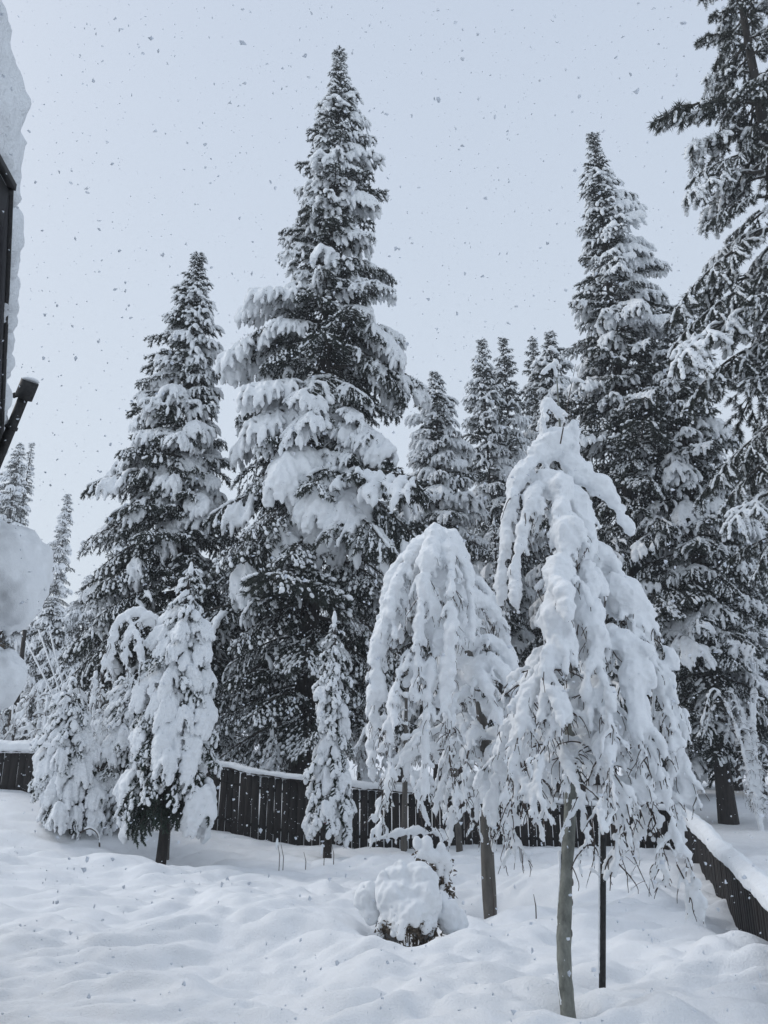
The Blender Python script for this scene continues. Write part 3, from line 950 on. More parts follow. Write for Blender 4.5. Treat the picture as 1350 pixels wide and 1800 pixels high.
class Birch:
    def __init__(s, seed, thick=1.0):
        s.rng = np.random.default_rng(seed); s.sn = MB(); s.limbs = []; s.tw = MB(); s.th = thick; s.cl = s.rng.uniform(0, 20, 3)

    def snow_on(s, P, r0, r1, cover=.8, lift=.6, freq=3.0):
        P, L = resample(P, min(r0, r1) * .8 + .008)
        n = len(P); d = np.gradient(P, axis=0); dn = nrm(d)
        r = np.linspace(r0, r1, n) * (1 + .85 * noise3(P + s.cl, 6.5) + .22 * s.rng.normal(size=n))
        keep = noise3(P + s.cl, freq) + s.rng.uniform(-.1, .1, n) > (1 - 2 * cover)
        keep |= s.rng.random(n) < .05
        P, dn, r = P[keep], dn[keep], np.maximum(r[keep], .006)
        if len(P):
            flat = 1 - np.abs(dn[:, 2])
            off = np.stack([r * 0, r * 0, r * lift * (.25 + flat)], -1)
            s.sn.blobs(P + off, dn, r * 1.45, r, r * (.8 + .5 * flat))

    def limb(s, pts, r0=.016, snow=.07, hang=.5, dens=.06, spread=.8, cover=.72, front=0.0, airy=.4):
        rng = s.rng
        P = bez(pts, 10)
        P, L = resample(P, .05)
        n = len(P)
        s.limbs.append((P, np.linspace(r0, .004, n)))
        s.snow_on(P, snow, snow * .45, cover + .1)
        # hanging side shoots
        q = .12
        while q < 1:
            k = min(int(q * (n - 1)), n - 2); p = P[k]; d = nrm(P[k + 1] - P[k])
            a = rng.uniform(0, 6.28)
            out_ = np.array([math.cos(a), math.sin(a), 0]) * spread + d * .6 + np.array([0, front, .1])
            ln = hang * rng.uniform(.3, 1.05) * (1.1 - .4 * q) * (1 - .25 * airy)
            T = curve_pts(p, out_, ln, (2.5 - 1.3 * airy) * rng.uniform(.5, 1.2), 9, rng, .13)
            s.tw.tube(T, np.linspace(.0065, .003, 9), 4)
            rr = snow * rng.uniform(.3, .62) * (1 - .35 * airy)
            s.snow_on(T[:-1], rr, rr * .85, cover * rng.uniform(.75, 1.1), .6 + .7 * airy, 4.5)
            for m_ in range(int(ln / .085)):
                kk = rng.integers(1, 8); dd = nrm(T[kk + 1] - T[kk])
                a = rng.uniform(0, 6.28)
                o_ = np.array([math.cos(a), math.sin(a), .05]) * .8 + dd * .7
                S = curve_pts(T[kk], o_, rng.uniform(.08, .22), 2.3, 7, rng, .22)
                s.tw.tube(S, np.linspace(.0046, .0024, 7), 3)
                if rng.random() < .68:
                    s.snow_on(S[:-1], .018 * s.th, .015 * s.th, .85, 1.25)
            q += dens / max(L, .3) * rng.uniform(.7, 1.3)

    def finish(s, root, voxel, tmat='birch', loc=(0, 0, 0), trunks=()):
        for P, r in trunks:
            mb = MB(); Q = bez(P, 8); rr = np.interp(np.linspace(0, 1, len(Q)), np.linspace(0, 1, len(r)), r)
            mb.tube(Q, rr * (1 + .05 * s.rng.normal(size=len(Q))), 12, True)
            link('trunk', mb.mesh('trunk', tmat), root)
        for P, r in s.limbs:
            mb = MB(); mb.tube(P, r, 6, True)
            link('branch', mb.mesh('branch', 'birch_twig'), root)
        stuff(link('twigs', s.tw.mesh('twigs', 'birch_twig'), root))
        stuff(link('snow_load', remesh(s.sn, voxel, 'snow_load', 'snow', 1, .014, 13), root))


def rel(org):
    o_ = np.array(org, float)
    return lambda u, v, Y: at(u, v, Y) - o_


# right-front weeping birch
org = np.array([P_BA[0], P_BA[1], gz(P_BA[0], P_BA[1]) - .15])
A = rel(org)
root = thing('weeping_birch', 'pale-trunked weeping birch in front at right, every twig bowed under thick snow', 'birch', org, 'weeping birches')
Bh = Birch(801)
YB = 6.25
tr = [np.array([0, 0, 0.]), A(992, 1700, 6.0), A(994, 1560, 6.12), A(1003, 1400, 6.25), A(1000, 1200, 6.25), A(996, 1000, 6.25), A(990, 850, 6.25), A(978, 650, 6.25)]
tr_r = [.054, .051, .048, .045, .04, .03, .018, .004]


def axis(v):
    vs = [650, 850, 1000, 1200, 1400]; us = [978, 990, 996, 1000, 1003]
    return A(np.interp(v, vs, us), v, 6.25)


rngb = np.random.default_rng(77)
# limbs the photo singles out: (start v, [(u, v, depth)...])
spec = [
    (800, [(1030, 845, .1), (1075, 880, .15), (1105, 930, .2)], .105, .10),
    (790, [(940, 812, .1), (902, 865, .15), (885, 960, .2), (880, 1060, .2)], .08, .2),
    (730, [(958, 715, .05), (952, 790, .1)], .04, .12),
    (790, [(1010, 745, .05), (1015, 800, .1)], .045, .12),
    (880, [(945, 862, .2), (915, 950, .35), (905, 1040, .4)], .085, .28),
    (880, [(985, 880, .3), (990, 990, .5), (960, 1120, .55)], .10, .45),
    (900, [(1020, 900, .2), (1035, 960, .3), (1020, 1060, .35)], .085, .40),
    (1010, [(1060, 990, .1), (1100, 1040, .15), (1120, 1150, .2)], .10, .50),
    (1020, [(1030, 1000, .4), (1050, 1120, .6), (1060, 1260, .65)], .11, .55),
    (1030, [(985, 1010, .5), (970, 1120, .7), (950, 1260, .75)], .10, .55),
    (1060, [(1090, 1050, .2), (1150, 1160, .3), (1180, 1330, .35)], .11, .55),
    (1150, [(950, 1160, .2), (915, 1240, .3), (900, 1350, .35)], .07, .40),
    (1130, [(1100, 1140, .5), (1120, 1260, .7), (1130, 1400, .75)], .10, .60),
    (1150, [(1120, 1150, .1), (1180, 1230, .1), (1205, 1400, .15)], .095, .55),
    (1200, [(950, 1180, .5), (915, 1280, .7), (905, 1420, .75)], .075, .50),
    (1230, [(1060, 1220, .6), (1070, 1330, .9), (1060, 1430, .95)], .085, .50),
    (1260, [(980, 1250, .6), (950, 1340, .8), (935, 1430, .85)], .07, .45),
    (1280, [(1100, 1280, .3), (1160, 1370, .5), (1195, 1500, .55)], .08, .50),
    (1300, [(1130, 1320, .1), (1195, 1450, .15), (1232, 1605, .2)], .075, .30),
    (1320, [(1080, 1330, .2), (1150, 1440, .3), (1170, 1560, .35)], .06, .40),
    (1340, [(1060, 1350, .3), (1085, 1430, .5), (1080, 1540, .55)], .055, .40),
    (1330, [(1040, 1310, .4), (1090, 1400, .7), (1110, 1490, .75)], .07, .45),
    (1330, [(990, 1330, .5), (1020, 1400, .8), (1035, 1500, .85)], .065, .40),
    (1360, [(960, 1350, .2), (925, 1400, .3), (915, 1440, .35)], .06, .30),
]
for v0, pts, sn_, hg in spec:
    p0 = axis(v0)
    P = [p0] + [A(u, v, YB - dpt) for u, v, dpt in pts]
    Bh.limb(P, .013, sn_ * (1 - .35 * float(np.clip((v0 - 1080) / 200, 0, 1))), hg, front=-.1, airy=float(np.clip((v0 - 950) / 250, .15, 1)))
# the far side of the crown
for i in range(7):
    v0 = rngb.uniform(1050, 1330); p0 = axis(v0); a_ = rngb.uniform(.15, 3.0); rr = np.interp(v0, [850, 1050, 1300], [.3, .55, .8]) * rngb.uniform(.7, 1.1)
    o_ = np.array([math.cos(a_) * rr, math.sin(a_) * rr, 0])
    Bh.limb([p0, p0 + o_ * .6 + (0, 0, .08), p0 + o_ + (0, 0, -.25), p0 + o_ * 1.1 + (0, 0, -.75)], .012, .07, .4)
# a few bare shoots and tails
for (u0, v0, pts) in ((978, 660, [(972, 630), (968, 600)]), (985, 780, [(1000, 700), (1012, 640)]), (1090, 1450, [(1120, 1520), (1145, 1575)]), (1190, 1520, [(1215, 1570), (1240, 1630)]), (1040, 1440, [(1045, 1500), (1030, 1560)]), (1075, 1450, [(1090, 1500), (1102, 1535)])):
    P = bez([A(u0, v0, YB - .2)] + [A(u, v, YB - .2) for u, v in pts], 5)
    Bh.tw.tube(P, np.linspace(.006, .002, len(P)), 4)
    for k in range(3, len(P) - 1, 2):
        S = curve_pts(P[k], (rngb.normal(), rngb.normal() * .4, -.3), .12, .8, 5, rngb, .1)
        Bh.tw.tube(S, .002, 3)
        Bh.snow_on(S, .014, .018, .8)
    Bh.snow_on(P, .012, .008, .5)
Bh.finish(root, .0125, 'birch', trunks=[(tr, tr_r)])
# little knots on the trunk
mb = MB(); mb.blobs([A(1005, 1550, 6.12), A(1003, 1640, 6.05), A(1004, 1585, 6.1)], (0, .2, 1), .03, .012, .014, tmpl=ICO2)
link('knot', mb.mesh('knot', 'birch_dark'), root)
# snow plastered on the windward side of the trunk
mb = MB()
for v in np.arange(1500, 1770, 6):
    mb.blobs([A(np.interp(v, [1500, 1560, 1700, 1790], [984, 983, 980.5, 990]) + 1.0 * math.sin(v * .05), v, np.interp(v, [1400, 1560, 1700, 1790], [6.25, 6.12, 6.0, 5.92]))], (0, 0, 1), .024, .010 + .006 * abs(math.sin(v * .31)), .016)
link('trunk_snow', remesh(mb, .008, 'trunk_snow', 'snow', 1, .003, 20), root)

# dome birch further back
org = np.array([P_BC[0], P_BC[1], gz(P_BC[0], P_BC[1]) - .1])
A = rel(org)
root = thing('dome_birch', 'dome-headed weeping birch with a grey leaning trunk left of the front birch', 'birch', org, 'weeping birches')
Bh = Birch(802)
YC = 10.6
tr = [np.array([0, 0, 0.]), A(856, 1480, YC), A(858, 1380, YC), A(845, 1250, YC), A(820, 1130, YC), A(800, 1040, YC), A(765, 975, YC)]
tr_r = [.085, .08, .07, .06, .05, .035, .02]
spec = [
    ((765, 975), [(735, 965, .1), (690, 1010, .2), (665, 1120, .3)], .11, .6), ((765, 970), [(720, 985, .4), (680, 1080, .6), (655, 1220, .7)], .12, .7),
    ((770, 970), [(760, 960, .5), (740, 1060, .8), (730, 1220, .9)], .13, .8), ((775, 975), [(800, 965, .2), (825, 1020, .4), (830, 1120, .5)], .12, .7),
    ((780, 985), [(790, 980, .6), (795, 1080, .9), (780, 1250, .95)], .12, .8), ((790, 1020), [(720, 1040, .3), (665, 1120, .5), (660, 1280, .6)], .11, .7),
    ((800, 1050), [(700, 1080, .0), (660, 1200, .1), (650, 1360, .1)], .10, .7), ((815, 1110), [(740, 1120, .5), (690, 1230, .9), (685, 1380, .95)], .10, .8),
    ((820, 1130), [(770, 1140, .7), (750, 1260, 1.0), (745, 1400, 1.0)], .10, .8), ((822, 1140), [(860, 1130, .1), (900, 1170, .2), (930, 1280, .3)], .12, .6),
    ((830, 1180), [(880, 1190, .3), (925, 1230, .5), (945, 1340, .6)], .10, .7), ((835, 1200), [(850, 1200, .5), (880, 1280, .8), (890, 1400, .9)], .10, .7),
    ((840, 1230), [(800, 1230, .5), (790, 1310, .8), (800, 1420, .85)], .09, .7), ((845, 1250), [(900, 1260, .2), (940, 1320, .3), (955, 1430, .4)], .08, .5),
    ((850, 1300), [(830, 1300, .4), (815, 1380, .6), (830, 1450, .7)], .08, .6), ((855, 1350), [(865, 1340, .3), (862, 1420, .4), (868, 1490, .35)], .08, .4),
    ((835, 1190), [(870, 1170, .3), (905, 1240, .5), (905, 1380, .6)], .09, .6), ((850, 1300), [(880, 1300, .4), (890, 1380, .6), (880, 1470, .6)], .08, .5), ((845, 1260), [(930, 1240, .1), (960, 1300, .1), (962, 1400, .1)], .085, .45), ((856, 1370), [(845, 1380, .3), (838, 1430, .4), (845, 1480, .4)], .06, .35), ((850, 1330), [(800, 1340, .2), (770, 1400, .3), (765, 1460, .3)], .07, .4),
    ((857, 1380), [(830, 1370, .2), (800, 1420, .3), (790, 1490, .35)], .065, .4), ((858, 1400), [(880, 1390, .3), (893, 1440, .45), (890, 1500, .45)], .06, .35), ((857, 1390), [(850, 1385, .4), (858, 1430, .6), (862, 1475, .6)], .06, .35), ((856, 1350), [(900, 1345, .1), (935, 1400, .15), (940, 1470, .15)], .065, .4), ((850, 1310), [(720, 1330, .3), (680, 1400, .4), (665, 1470, .4)], .07, .45),
    ((850, 1290), [(760, 1290, .1), (690, 1350, .2), (660, 1440, .25)], .08, .6)]
for (u0, v0), pts, sn_, hg in spec:
    Bh.limb([A(u0, v0, YC)] + [A(u, v, YC - d_) for u, v, d_ in pts], .018, sn_ * (.85 if v0 > 1080 else 1), hg * (.8 if v0 > 1100 or u0 < 775 else .5), dens=.075, front=-.1, spread=.55, airy=float(np.clip((v0 - 990) / 150, .2, 1)))
for i in range(10):
    v0 = rngb.uniform(1000, 1300); u0 = np.interp(v0, [970, 1130, 1300], [765, 820, 850]); p0 = A(u0, v0, YC); a_ = rngb.uniform(.2, 2.9); rr = rngb.uniform(.4, .8)
    o_ = np.array([math.cos(a_) * rr, math.sin(a_) * rr, 0])
    Bh.limb([p0, p0 + o_ * .6 + (0, 0, .08), p0 + o_ + (0, 0, -.3), p0 + o_ * 1.1 + (0, 0, -.9)], .012, .09, .6, dens=.14)
Bh.finish(root, .018, 'birch_dark', trunks=[(tr, tr_r)])

# two slim birches further back, by the fence
for (ub, vb, Yb, ut, vt, lab, sd_) in ((710, 1488, 15.2, 715, 1180, 'thin grey birch by the fence, under the left of the dome birch', 803), (808, 1490, 15.0, 790, 1180, 'thin grey birch by the fence, nearer the leaning grey trunk', 804)):
    p = at(ub, vb, Yb); org = np.array([p[0], Yb, gz(p[0], Yb) - .05]); A = rel(org)
    root = thing('slim_birch', lab, 'birch', org, 'slim birches by the fence')
    Bh = Birch(sd_)
    for i in range(8):
        v0 = 1200 + 25 * i; p0 = A(np.interp(v0, [1180, 1488], [ut, ub]), v0, Yb); a_ = rngb.uniform(0, 6.28); rr = rngb.uniform(.4, .9)
        o_ = np.array([math.cos(a_) * rr, math.sin(a_) * rr, 0])
        Bh.limb([p0, p0 + o_ * .6 + (0, 0, .1), p0 + o_ + (0, 0, -.1), p0 + o_ * 1.2 + (0, 0, -.5)], .012, .06, .45, dens=.16)
    Bh.finish(root, .022, 'birch_dark', trunks=[([np.zeros(3), A((ub + ut) / 2, (vb + vt) / 2, Yb), A(ut, vt, Yb)], [.06, .045, .02])])

# bent sapling over the left evergreens
p = at(300, 1440, 14.4); org = np.array([p[0], 14.4, gz(p[0], 14.4) - .05]); A = rel(org)
root = thing('bent_sapling', 'thin sapling bent into a snowy arch with hanging tails beside the loaded young evergreen', 'sapling', org)
Bh = Birch(805)
Bh.limb([A(305, 1240, 14.0), A(290, 1130, 13.8), A(250, 1082, 13.6), A(205, 1100, 13.5), A(190, 1180, 13.4)], .02, .105, .35, cover=1.0)
Bh.limb([A(260, 1085, 13.6), A(225, 1110, 13.4), A(222, 1190, 13.3)], .012, .07, .3, cover=1.0)
Bh.limb([A(225, 1090, 13.5), A(245, 1130, 13.3), A(245, 1200, 13.3)], .012, .06, .25, cover=1.0)
Bh.limb([A(205, 1100, 13.5), A(182, 1160, 13.4), A(176, 1235, 13.3)], .012, .06, .25, cover=1.0)
Bh.finish(root, .018, 'birch_dark', trunks=[([np.zeros(3), A(303, 1330, 14.2), A(305, 1240, 14.0)], [.03, .025, .02])])

# brushy snowy thicket at far left
for (ub, Yb, vt, lab, sd_) in ((60, 17.2, 1180, 'tangle of snow-coated arching stems above the left fence', 806), (150, 16.9, 1170, 'snow-coated arching shrub behind the low bush at left', 807), (-10, 18.5, 1200, 'snow-coated thicket at the far left edge above the fence', 808), (650, 18.5, 1180, 'snow-dusted leafless shrub behind the fence beside the slim evergreen', 809), (1330, 19.5, 1180, 'snow-dusted shrub behind the right fence at the picture edge', 810)):
    p = at(ub, 1400, Yb); org = np.array([p[0], Yb, gz(p[0], Yb) - .05]); A = rel(org)
    root = thing('bare_shrub', lab, 'shrub', org)
    Bh = Birch(sd_)
    for i in range(9):
        a_ = rngb.uniform(0, 6.28); rr = rngb.uniform(.5, 1.1); h_ = (at(0, vt, Yb)[2] - org[2]) * rngb.uniform(.5, 1.0)
        o_ = np.array([math.cos(a_) * rr, math.sin(a_) * rr * .6, 0])
        Bh.limb([np.zeros(3), o_ * .3 + (0, 0, h_ * .7), o_ * .8 + (0, 0, h_), o_ * 1.4 + (0, 0, h_ * .65)], .012, .055, .45, dens=.14)
    Bh.finish(root, .024, 'birch_dark')

# ------------------------------------------------------------------ metal stake beside the front birch
g0 = gz(P_ST[0], P_ST[1])
st = thing('support_stake', 'thin black stake standing just right of the pale birch trunk', 'stake', (P_ST[0], P_ST[1], g0 - .15))
p1 = at(1060, 1400, 6.5) - np.array(st.location)
mb = MB(); d_ = nrm(p1)
mb.tube([np.zeros(3), p1 * .5, p1], .026, 8, True)
link('post', mb.mesh('post', 'metal'), st)
mb = MB()
for s_ in np.linspace(.22, .95, 60):
    mb.blobs([p1 * s_ + (-.026, -.004, 0)], (0, 0, 1), .022, .006 + .004 * abs(math.sin(s_ * 70)), .014)
link('snow_strip', remesh(mb, .006, 'snow_strip', 'snow', 1, .002, 30), st)


# ------------------------------------------------------------------ fences
def picket_mesh(hgt, seed, wd=.138, th=.018):
    rng = np.random.default_rng(seed); mb = MB()
    c = wd * .16
    pr = np.array([(-wd / 2, -.3), (wd / 2, -.3), (wd / 2, hgt - c), (wd / 2 - c, hgt), (-wd / 2 + c, hgt), (-wd / 2, hgt - c)])
    n = len(pr)
    V = np.vstack([np.stack([pr[:, 0], np.full(n, -th / 2), pr[:, 1]], -1), np.stack([pr[:, 0], np.full(n, th / 2), pr[:, 1]], -1)])
    V[:, 0] += V[:, 2] * rng.uniform(-.006, .006)
    k = np.arange(n); k2 = (k + 1) % n
    base = mb.n
    mb.add(V, np.stack([k, k2, k2 + n, k + n], -1))
    mb.F.append(np.array([k[::-1]]) + base); mb.F.append(np.array([k + n]) + base)
    return mb.mesh('picket', 'wood', False)


PM = [picket_mesh(1.0, i) for i in range(4)]


def fence(name, label, pts, gap=.010, cap=.10, capw=.11, seed=0, rail=True, step=.156):
    """pts: [(x, y, z_bottom, z_top)]"""
    rng = np.random.default_rng(seed)
    pts = np.array(pts, float)
    s = np.concatenate([[0], np.cumsum(np.linalg.norm(np.diff(pts[:, :2], axis=0), axis=1))])
    root = thing(name, label, 'fence', (pts[0, 0], pts[0, 1], pts[0, 2]))
    o_ = pts[0, :3]
    L = s[-1]; n = int(L / step)
    at_s = lambda u: np.array([np.interp(u, s, pts[:, k]) for k in range(4)])
    for i in range(n):
        u = (i + .5) * step
        a, b_ = at_s(u - .05), at_s(u + .05); c = at_s(u)
        ang = math.atan2(b_[1] - a[1], b_[0] - a[0])
        o = link('picket', PM[i % 4], root, (c[0] - o_[0], c[1] - o_[1], c[2] - o_[2] - .05))
        o.rotation_euler = (rng.normal() * .006, rng.normal() * .006, ang + rng.normal() * .01)
        o.scale = (rng.uniform(.93, 1.0) * (step - gap) / .138, 1, (c[3] - c[2] + .05) * rng.uniform(.985, 1.0))
    # rails behind and a top board
    for fz, th in ((.22, .045), (.80, .045)):
        mb = MB(); U = np.linspace(0, L, max(4, int(L / .6)))
        C = np.array([at_s(u) for u in U]); ang = np.arctan2(np.gradient(C[:, 1]), np.gradient(C[:, 0]))
        off = np.stack([-np.sin(ang), np.cos(ang)], -1) * .035
        P = np.stack([C[:, 0] + off[:, 0], C[:, 1] + off[:, 1], C[:, 2] + (C[:, 3] - C[:, 2]) * fz], -1) - o_
        mb.tube(P, th * .62, 4, True)
        link('rail', mb.mesh('rail', 'wood', False), root)
    mb = MB(); U = np.linspace(0, L, max(4, int(L / .3))); C = np.array([at_s(u) for u in U])
    T = np.stack([C[:, 0], C[:, 1], C[:, 3] + .018], -1) - o_
    d = nrm(np.gradient(T, axis=0)); nn = np.stack([-d[:, 1], d[:, 0], d[:, 0] * 0], -1)
    V = np.concatenate([T + nn * .055 + (0, 0, -.016), T - nn * .055 + (0, 0, -.016), T - nn * .055 + (0, 0, .016), T + nn * .055 + (0, 0, .016)])
    m_ = len(T); k = np.arange(m_ - 1)
    mb.add(V, np.vstack([np.stack([k + a_ * m_, k + 1 + a_ * m_, k + 1 + b2 * m_, k + b2 * m_], -1) for a_, b2 in ((0, 1), (1, 2), (2, 3), (3, 0))]))
    link('top_board', mb.mesh('top_board', 'wood', False), root)
    np_ = max(2, int(L / 2.4))
    for i in range(np_ + 1):
        c = at_s(L * i / np_); a, b_ = at_s(L * i / np_ - .05), at_s(L * i / np_ + .05); ang = math.atan2(b_[1] - a[1], b_[0] - a[0])
        mb = MB(); mb.box((0, .09, (c[3] - c[2]) / 2 - .1), (.09, .09, c[3] - c[2] + .1))
        q = link('post', mb.mesh('post', 'wood', False), root, c[:3] - o_); q.rotation_euler = (0, 0, ang)
    # snow cap
    mb = MB(); U = np.linspace(0, L, int(L / .035)); C = np.array([at_s(u) for u in U])
    P = np.stack([C[:, 0], C[:, 1], C[:, 3]], -1)
    h_ = cap * (1 + .28 * noise3(P, 1.3, 3) + .10 * noise3(P, 6, 4)); w_ = capw * (1 + .2 * noise3(P, 1.6, 7))
    ang = np.arctan2(np.gradient(C[:, 1]), np.gradient(C[:, 0]))
    mb.blobs(P - o_ + np.stack([h_ * 0, h_ * 0, h_ * .62 + .02], -1), np.stack([np.cos(ang), np.sin(ang), ang * 0], -1), .07, w_, h_)
    link('snow_cap', remesh(mb, .02, 'snow_cap', 'snow', 3, .012, 7), root)
    return root


def fp(u, vb, vt, Y):
    b_ = at(u, vb, Y); t_ = at(u, vt, Y)
    return (b_[0], Y, gz(b_[0], Y) - .05, t_[2])


fence('left_fence', 'dark board fence at the far left with a thick snow cap', [fp(-160, 1410, 1322, 17.0), fp(84, 1412, 1322, 16.9), fp(230, 1420, 1338, 16.9)], gap=.004, cap=.15, capw=.13, seed=1)
fence('back_fence', 'long dark picket fence across the back of the yard with light between its boards', [fp(320, 1430, 1344, 16.9), fp(402, 1440, 1352, 16.7), fp(430, 1450, 1360, 16.5), fp(520, 1468, 1372, 16.3), fp(640, 1490, 1388, 16.2), fp(760, 1488, 1398, 16.2), fp(960, 1482, 1412, 16.2), fp(1150, 1490, 1425, 15.9), fp(1200, 1490, 1428, 15.5)], cap=.075, capw=.09, seed=2)
fa_, fb_ = at(1196, 1432, 15.4), at(1350, 1586, 7.9)
rf = []
for q in np.linspace(0, 1.5, 9):
    c_ = fa_ * (1 - q) + fb_ * q
    rf.append((c_[0], c_[1], gz(c_[0], c_[1]) - .06, c_[2]))
fence('right_fence', 'dark board fence running towards the viewer at right under a rounded snow ridge', rf, gap=.008, cap=.12, capw=.15, seed=3)

# ------------------------------------------------------------------ round snow-buried bush, and the upright one behind it
YS = 8.5
org = np.array([P_S1[0], YS, gz(P_S1[0], YS) - .02]); A = rel(org)
root = thing('round_bush', 'low round bush buried under a fat cushion of snow in its own hollow', 'bush', org)
sn = MB(); rng = np.random.default_rng(91)
pm = pxm(1580, YS)
for (u, v, d, rx, rz) in ((718, 1568, 0, 50, 32), (690, 1583, .1, 34, 32), (748, 1583, .1, 32, 34), (716, 1600, .16, 44, 28), (735, 1540, 0, 30, 24), (700, 1535, 0, 26, 18), (702, 1520, 0, 11, 12),
                          (745, 1530, 0, 16, 14), (760, 1560, .0, 16, 30), (674, 1570, .05, 15, 38), (645, 1577, -.1, 24, 28), (652, 1603, -.05, 18, 18), (788, 1612, -.05, 22, 32), (805, 1625, -.1, 20, 24), (775, 1590, -.1, 16, 24)):
    sn.blobs([A(u, v, YS - d)], (1, 0, 0), rx * pm, rx * pm * .85, rz * pm, tmpl=ICO2)
for i in range(26):                      # ragged fringe
    a_ = math.pi * (1.02 + .96 * i / 25); u = 716 + 46 * math.cos(a_); dd = -.36 * math.sin(a_)
    r_ = rng.uniform(5, 10) * pm; v = 1616 + rng.uniform(-4, 13)
    sn.blobs([A(u, v, YS - dd)], (rng.normal() * .15, 0, 1), r_ * rng.uniform(1.5, 2.6), r_, r_)
snm = remesh(sn, .014, 'snow_load', 'snow', 2, .03, 5.5)
link('snow_load', snm, root)
st_ = MB(); lf = MB()
for i in range(26):
    a_ = rng.uniform(0, 6.28); rr = rng.uniform(.1, .34)
    P = bez([np.zeros(3), np.array([math.cos(a_) * rr * .7, math.sin(a_) * rr * .7, .18]), np.array([math.cos(a_) * rr, math.sin(a_) * rr, rng.uniform(.22, .4)])], 6)
    st_.tube(P, np.linspace(.011, .004, len(P)), 5)
    c = P[rng.integers(3, len(P), 10)] + rng.normal(size=(10, 3)) * .03
    lf.blades(c, rng.normal(size=(10, 3)), .055, .03, rng)
for i in range(150):
    a_ = math.pi * rng.uniform(1.0, 2.0); u = 716 + 47 * math.cos(a_); v = 1626 + rng.uniform(-6, 12)
    c = A(u, v, YS + .36 * math.sin(a_) + .02) + rng.normal(size=(5, 3)) * .015
    lf.blades(c, rng.normal(size=(5, 3)) + (0, 0, -.3), .045, .026, rng)
stuff(link('stems', st_.mesh('stems', 'birch_twig'), root)); stuff(link('leaves', lf.mesh('leaves', 'leaf', False), root))
for (u, v, rx, rz, mt) in ((688, 1640, 24, 16, 'rock'), (745, 1638, 18, 14, 'rock')):
    mb = MB(); mb.blobs([A(u, v, YS + .05)], (1, 0, 0), rx * pm, rx * pm, rz * pm, tmpl=ICO2)
    link('base_clump', remesh(mb, .03, 'base_clump', mt, 1, .03, 6), root)

YS = 9.6
p = at(765, 1590, YS); org = np.array([p[0], YS, gz(p[0], YS) - .03]); A = rel(org)
root = thing('upright_shrub', 'upright leafy shrub with snow knobs standing behind the round bush', 'shrub', org)
sn = MB(); st_ = MB(); lf = MB(); pm = pxm(1530, YS)
for (u, v, rx, rz) in ((733, 1482, 8, 13), (750, 1486, 12, 18), (744, 1500, 13, 12), (760, 1505, 17, 13), (775, 1492, 8, 12), (780, 1508, 14, 12), (788, 1520, 8, 14), (772, 1525, 8, 16), (785, 1545, 5, 16), (778, 1572, 7, 18), (788, 1590, 6, 12), (768, 1590, 8, 14)):
    sn.blobs([A(u, v, YS - .03)], (0, 0, 1), rz * pm, rx * pm, rx * pm, tmpl=ICO2)
link('snow_load', remesh(sn, .012, 'snow_load', 'snow', 2, .012, 8), root)
for (u, v) in ((735, 1485), (748, 1490), (760, 1500), (775, 1498), (788, 1515), (780, 1540), (770, 1520), (755, 1510), (790, 1560)):
    e = A(u, v, YS); P = bez([np.array([rng.normal() * .04, rng.normal() * .03, 0]), e * [.8, 1, .55], e], 7)
    st_.tube(P, np.linspace(.010, .004, len(P)), 5)
    for c_ in range(4, len(P)):
        c = P[c_] + rng.normal(size=(9, 3)) * .03
        lf.blades(c, rng.normal(size=(9, 3)) + (0, 0, -.5), .05, .028, rng)
stuff(link('stems', st_.mesh('stems', 'birch_twig'), root)); stuff(link('leaves', lf.mesh('leaves', 'leaf', False), root))

# fallen snowy branch by the fence, bent stem, dry stalks
p = at(760, 1470, 14.9); org = np.array([p[0], 14.9, gz(p[0], 14.9)]); A = rel(org)
Bh = Birch(820)
Bh.limb([A(775, 1468, 14.9), A(720, 1465, 14.8), A(650, 1480, 14.7)], .02, .05, .22, dens=.13, cover=1)
Bh.limb([A(735, 1400, 14.9), A(755, 1450, 14.8), A(790, 1480, 14.7)], .02, .06, .2, dens=.16, cover=1)
Bh.limb([A(870, 1400, 14.9), A(815, 1425, 14.8), A(770, 1490, 14.7)], .02, .07, .2, dens=.16, cover=1)
root = thing('low_branches', 'snow-coated low branches lying in front of the fence left of the thin birch stems', 'branches', org)
Bh.finish(root, .018, 'birch_dark')
p = at(175, 1450, 14.2); org = np.array([p[0], 14.2, gz(p[0], 14.2)])
mb = MB(); P = bez([(-.32, 0, .22), (-.15, 0, .28), (.0, 0, .17), (.05, 0, -.1)], 8); mb.tube(P, .014, 6, True)
root = thing('arched_stem', 'dark stem arching out of the snow below the grey evergreen at left', 'stem', org); link('stem', mb.mesh('stem', 'birch_twig'), root)
mb = MB(); mb.blobs(P[4:-4] + (0, 0, .02), nrm(np.gradient(P, axis=0))[4:-4], .045, .02, .02)
link('snow_strip', remesh(mb, .01, 'snow_strip', 'snow', 1, .003, 20), root)
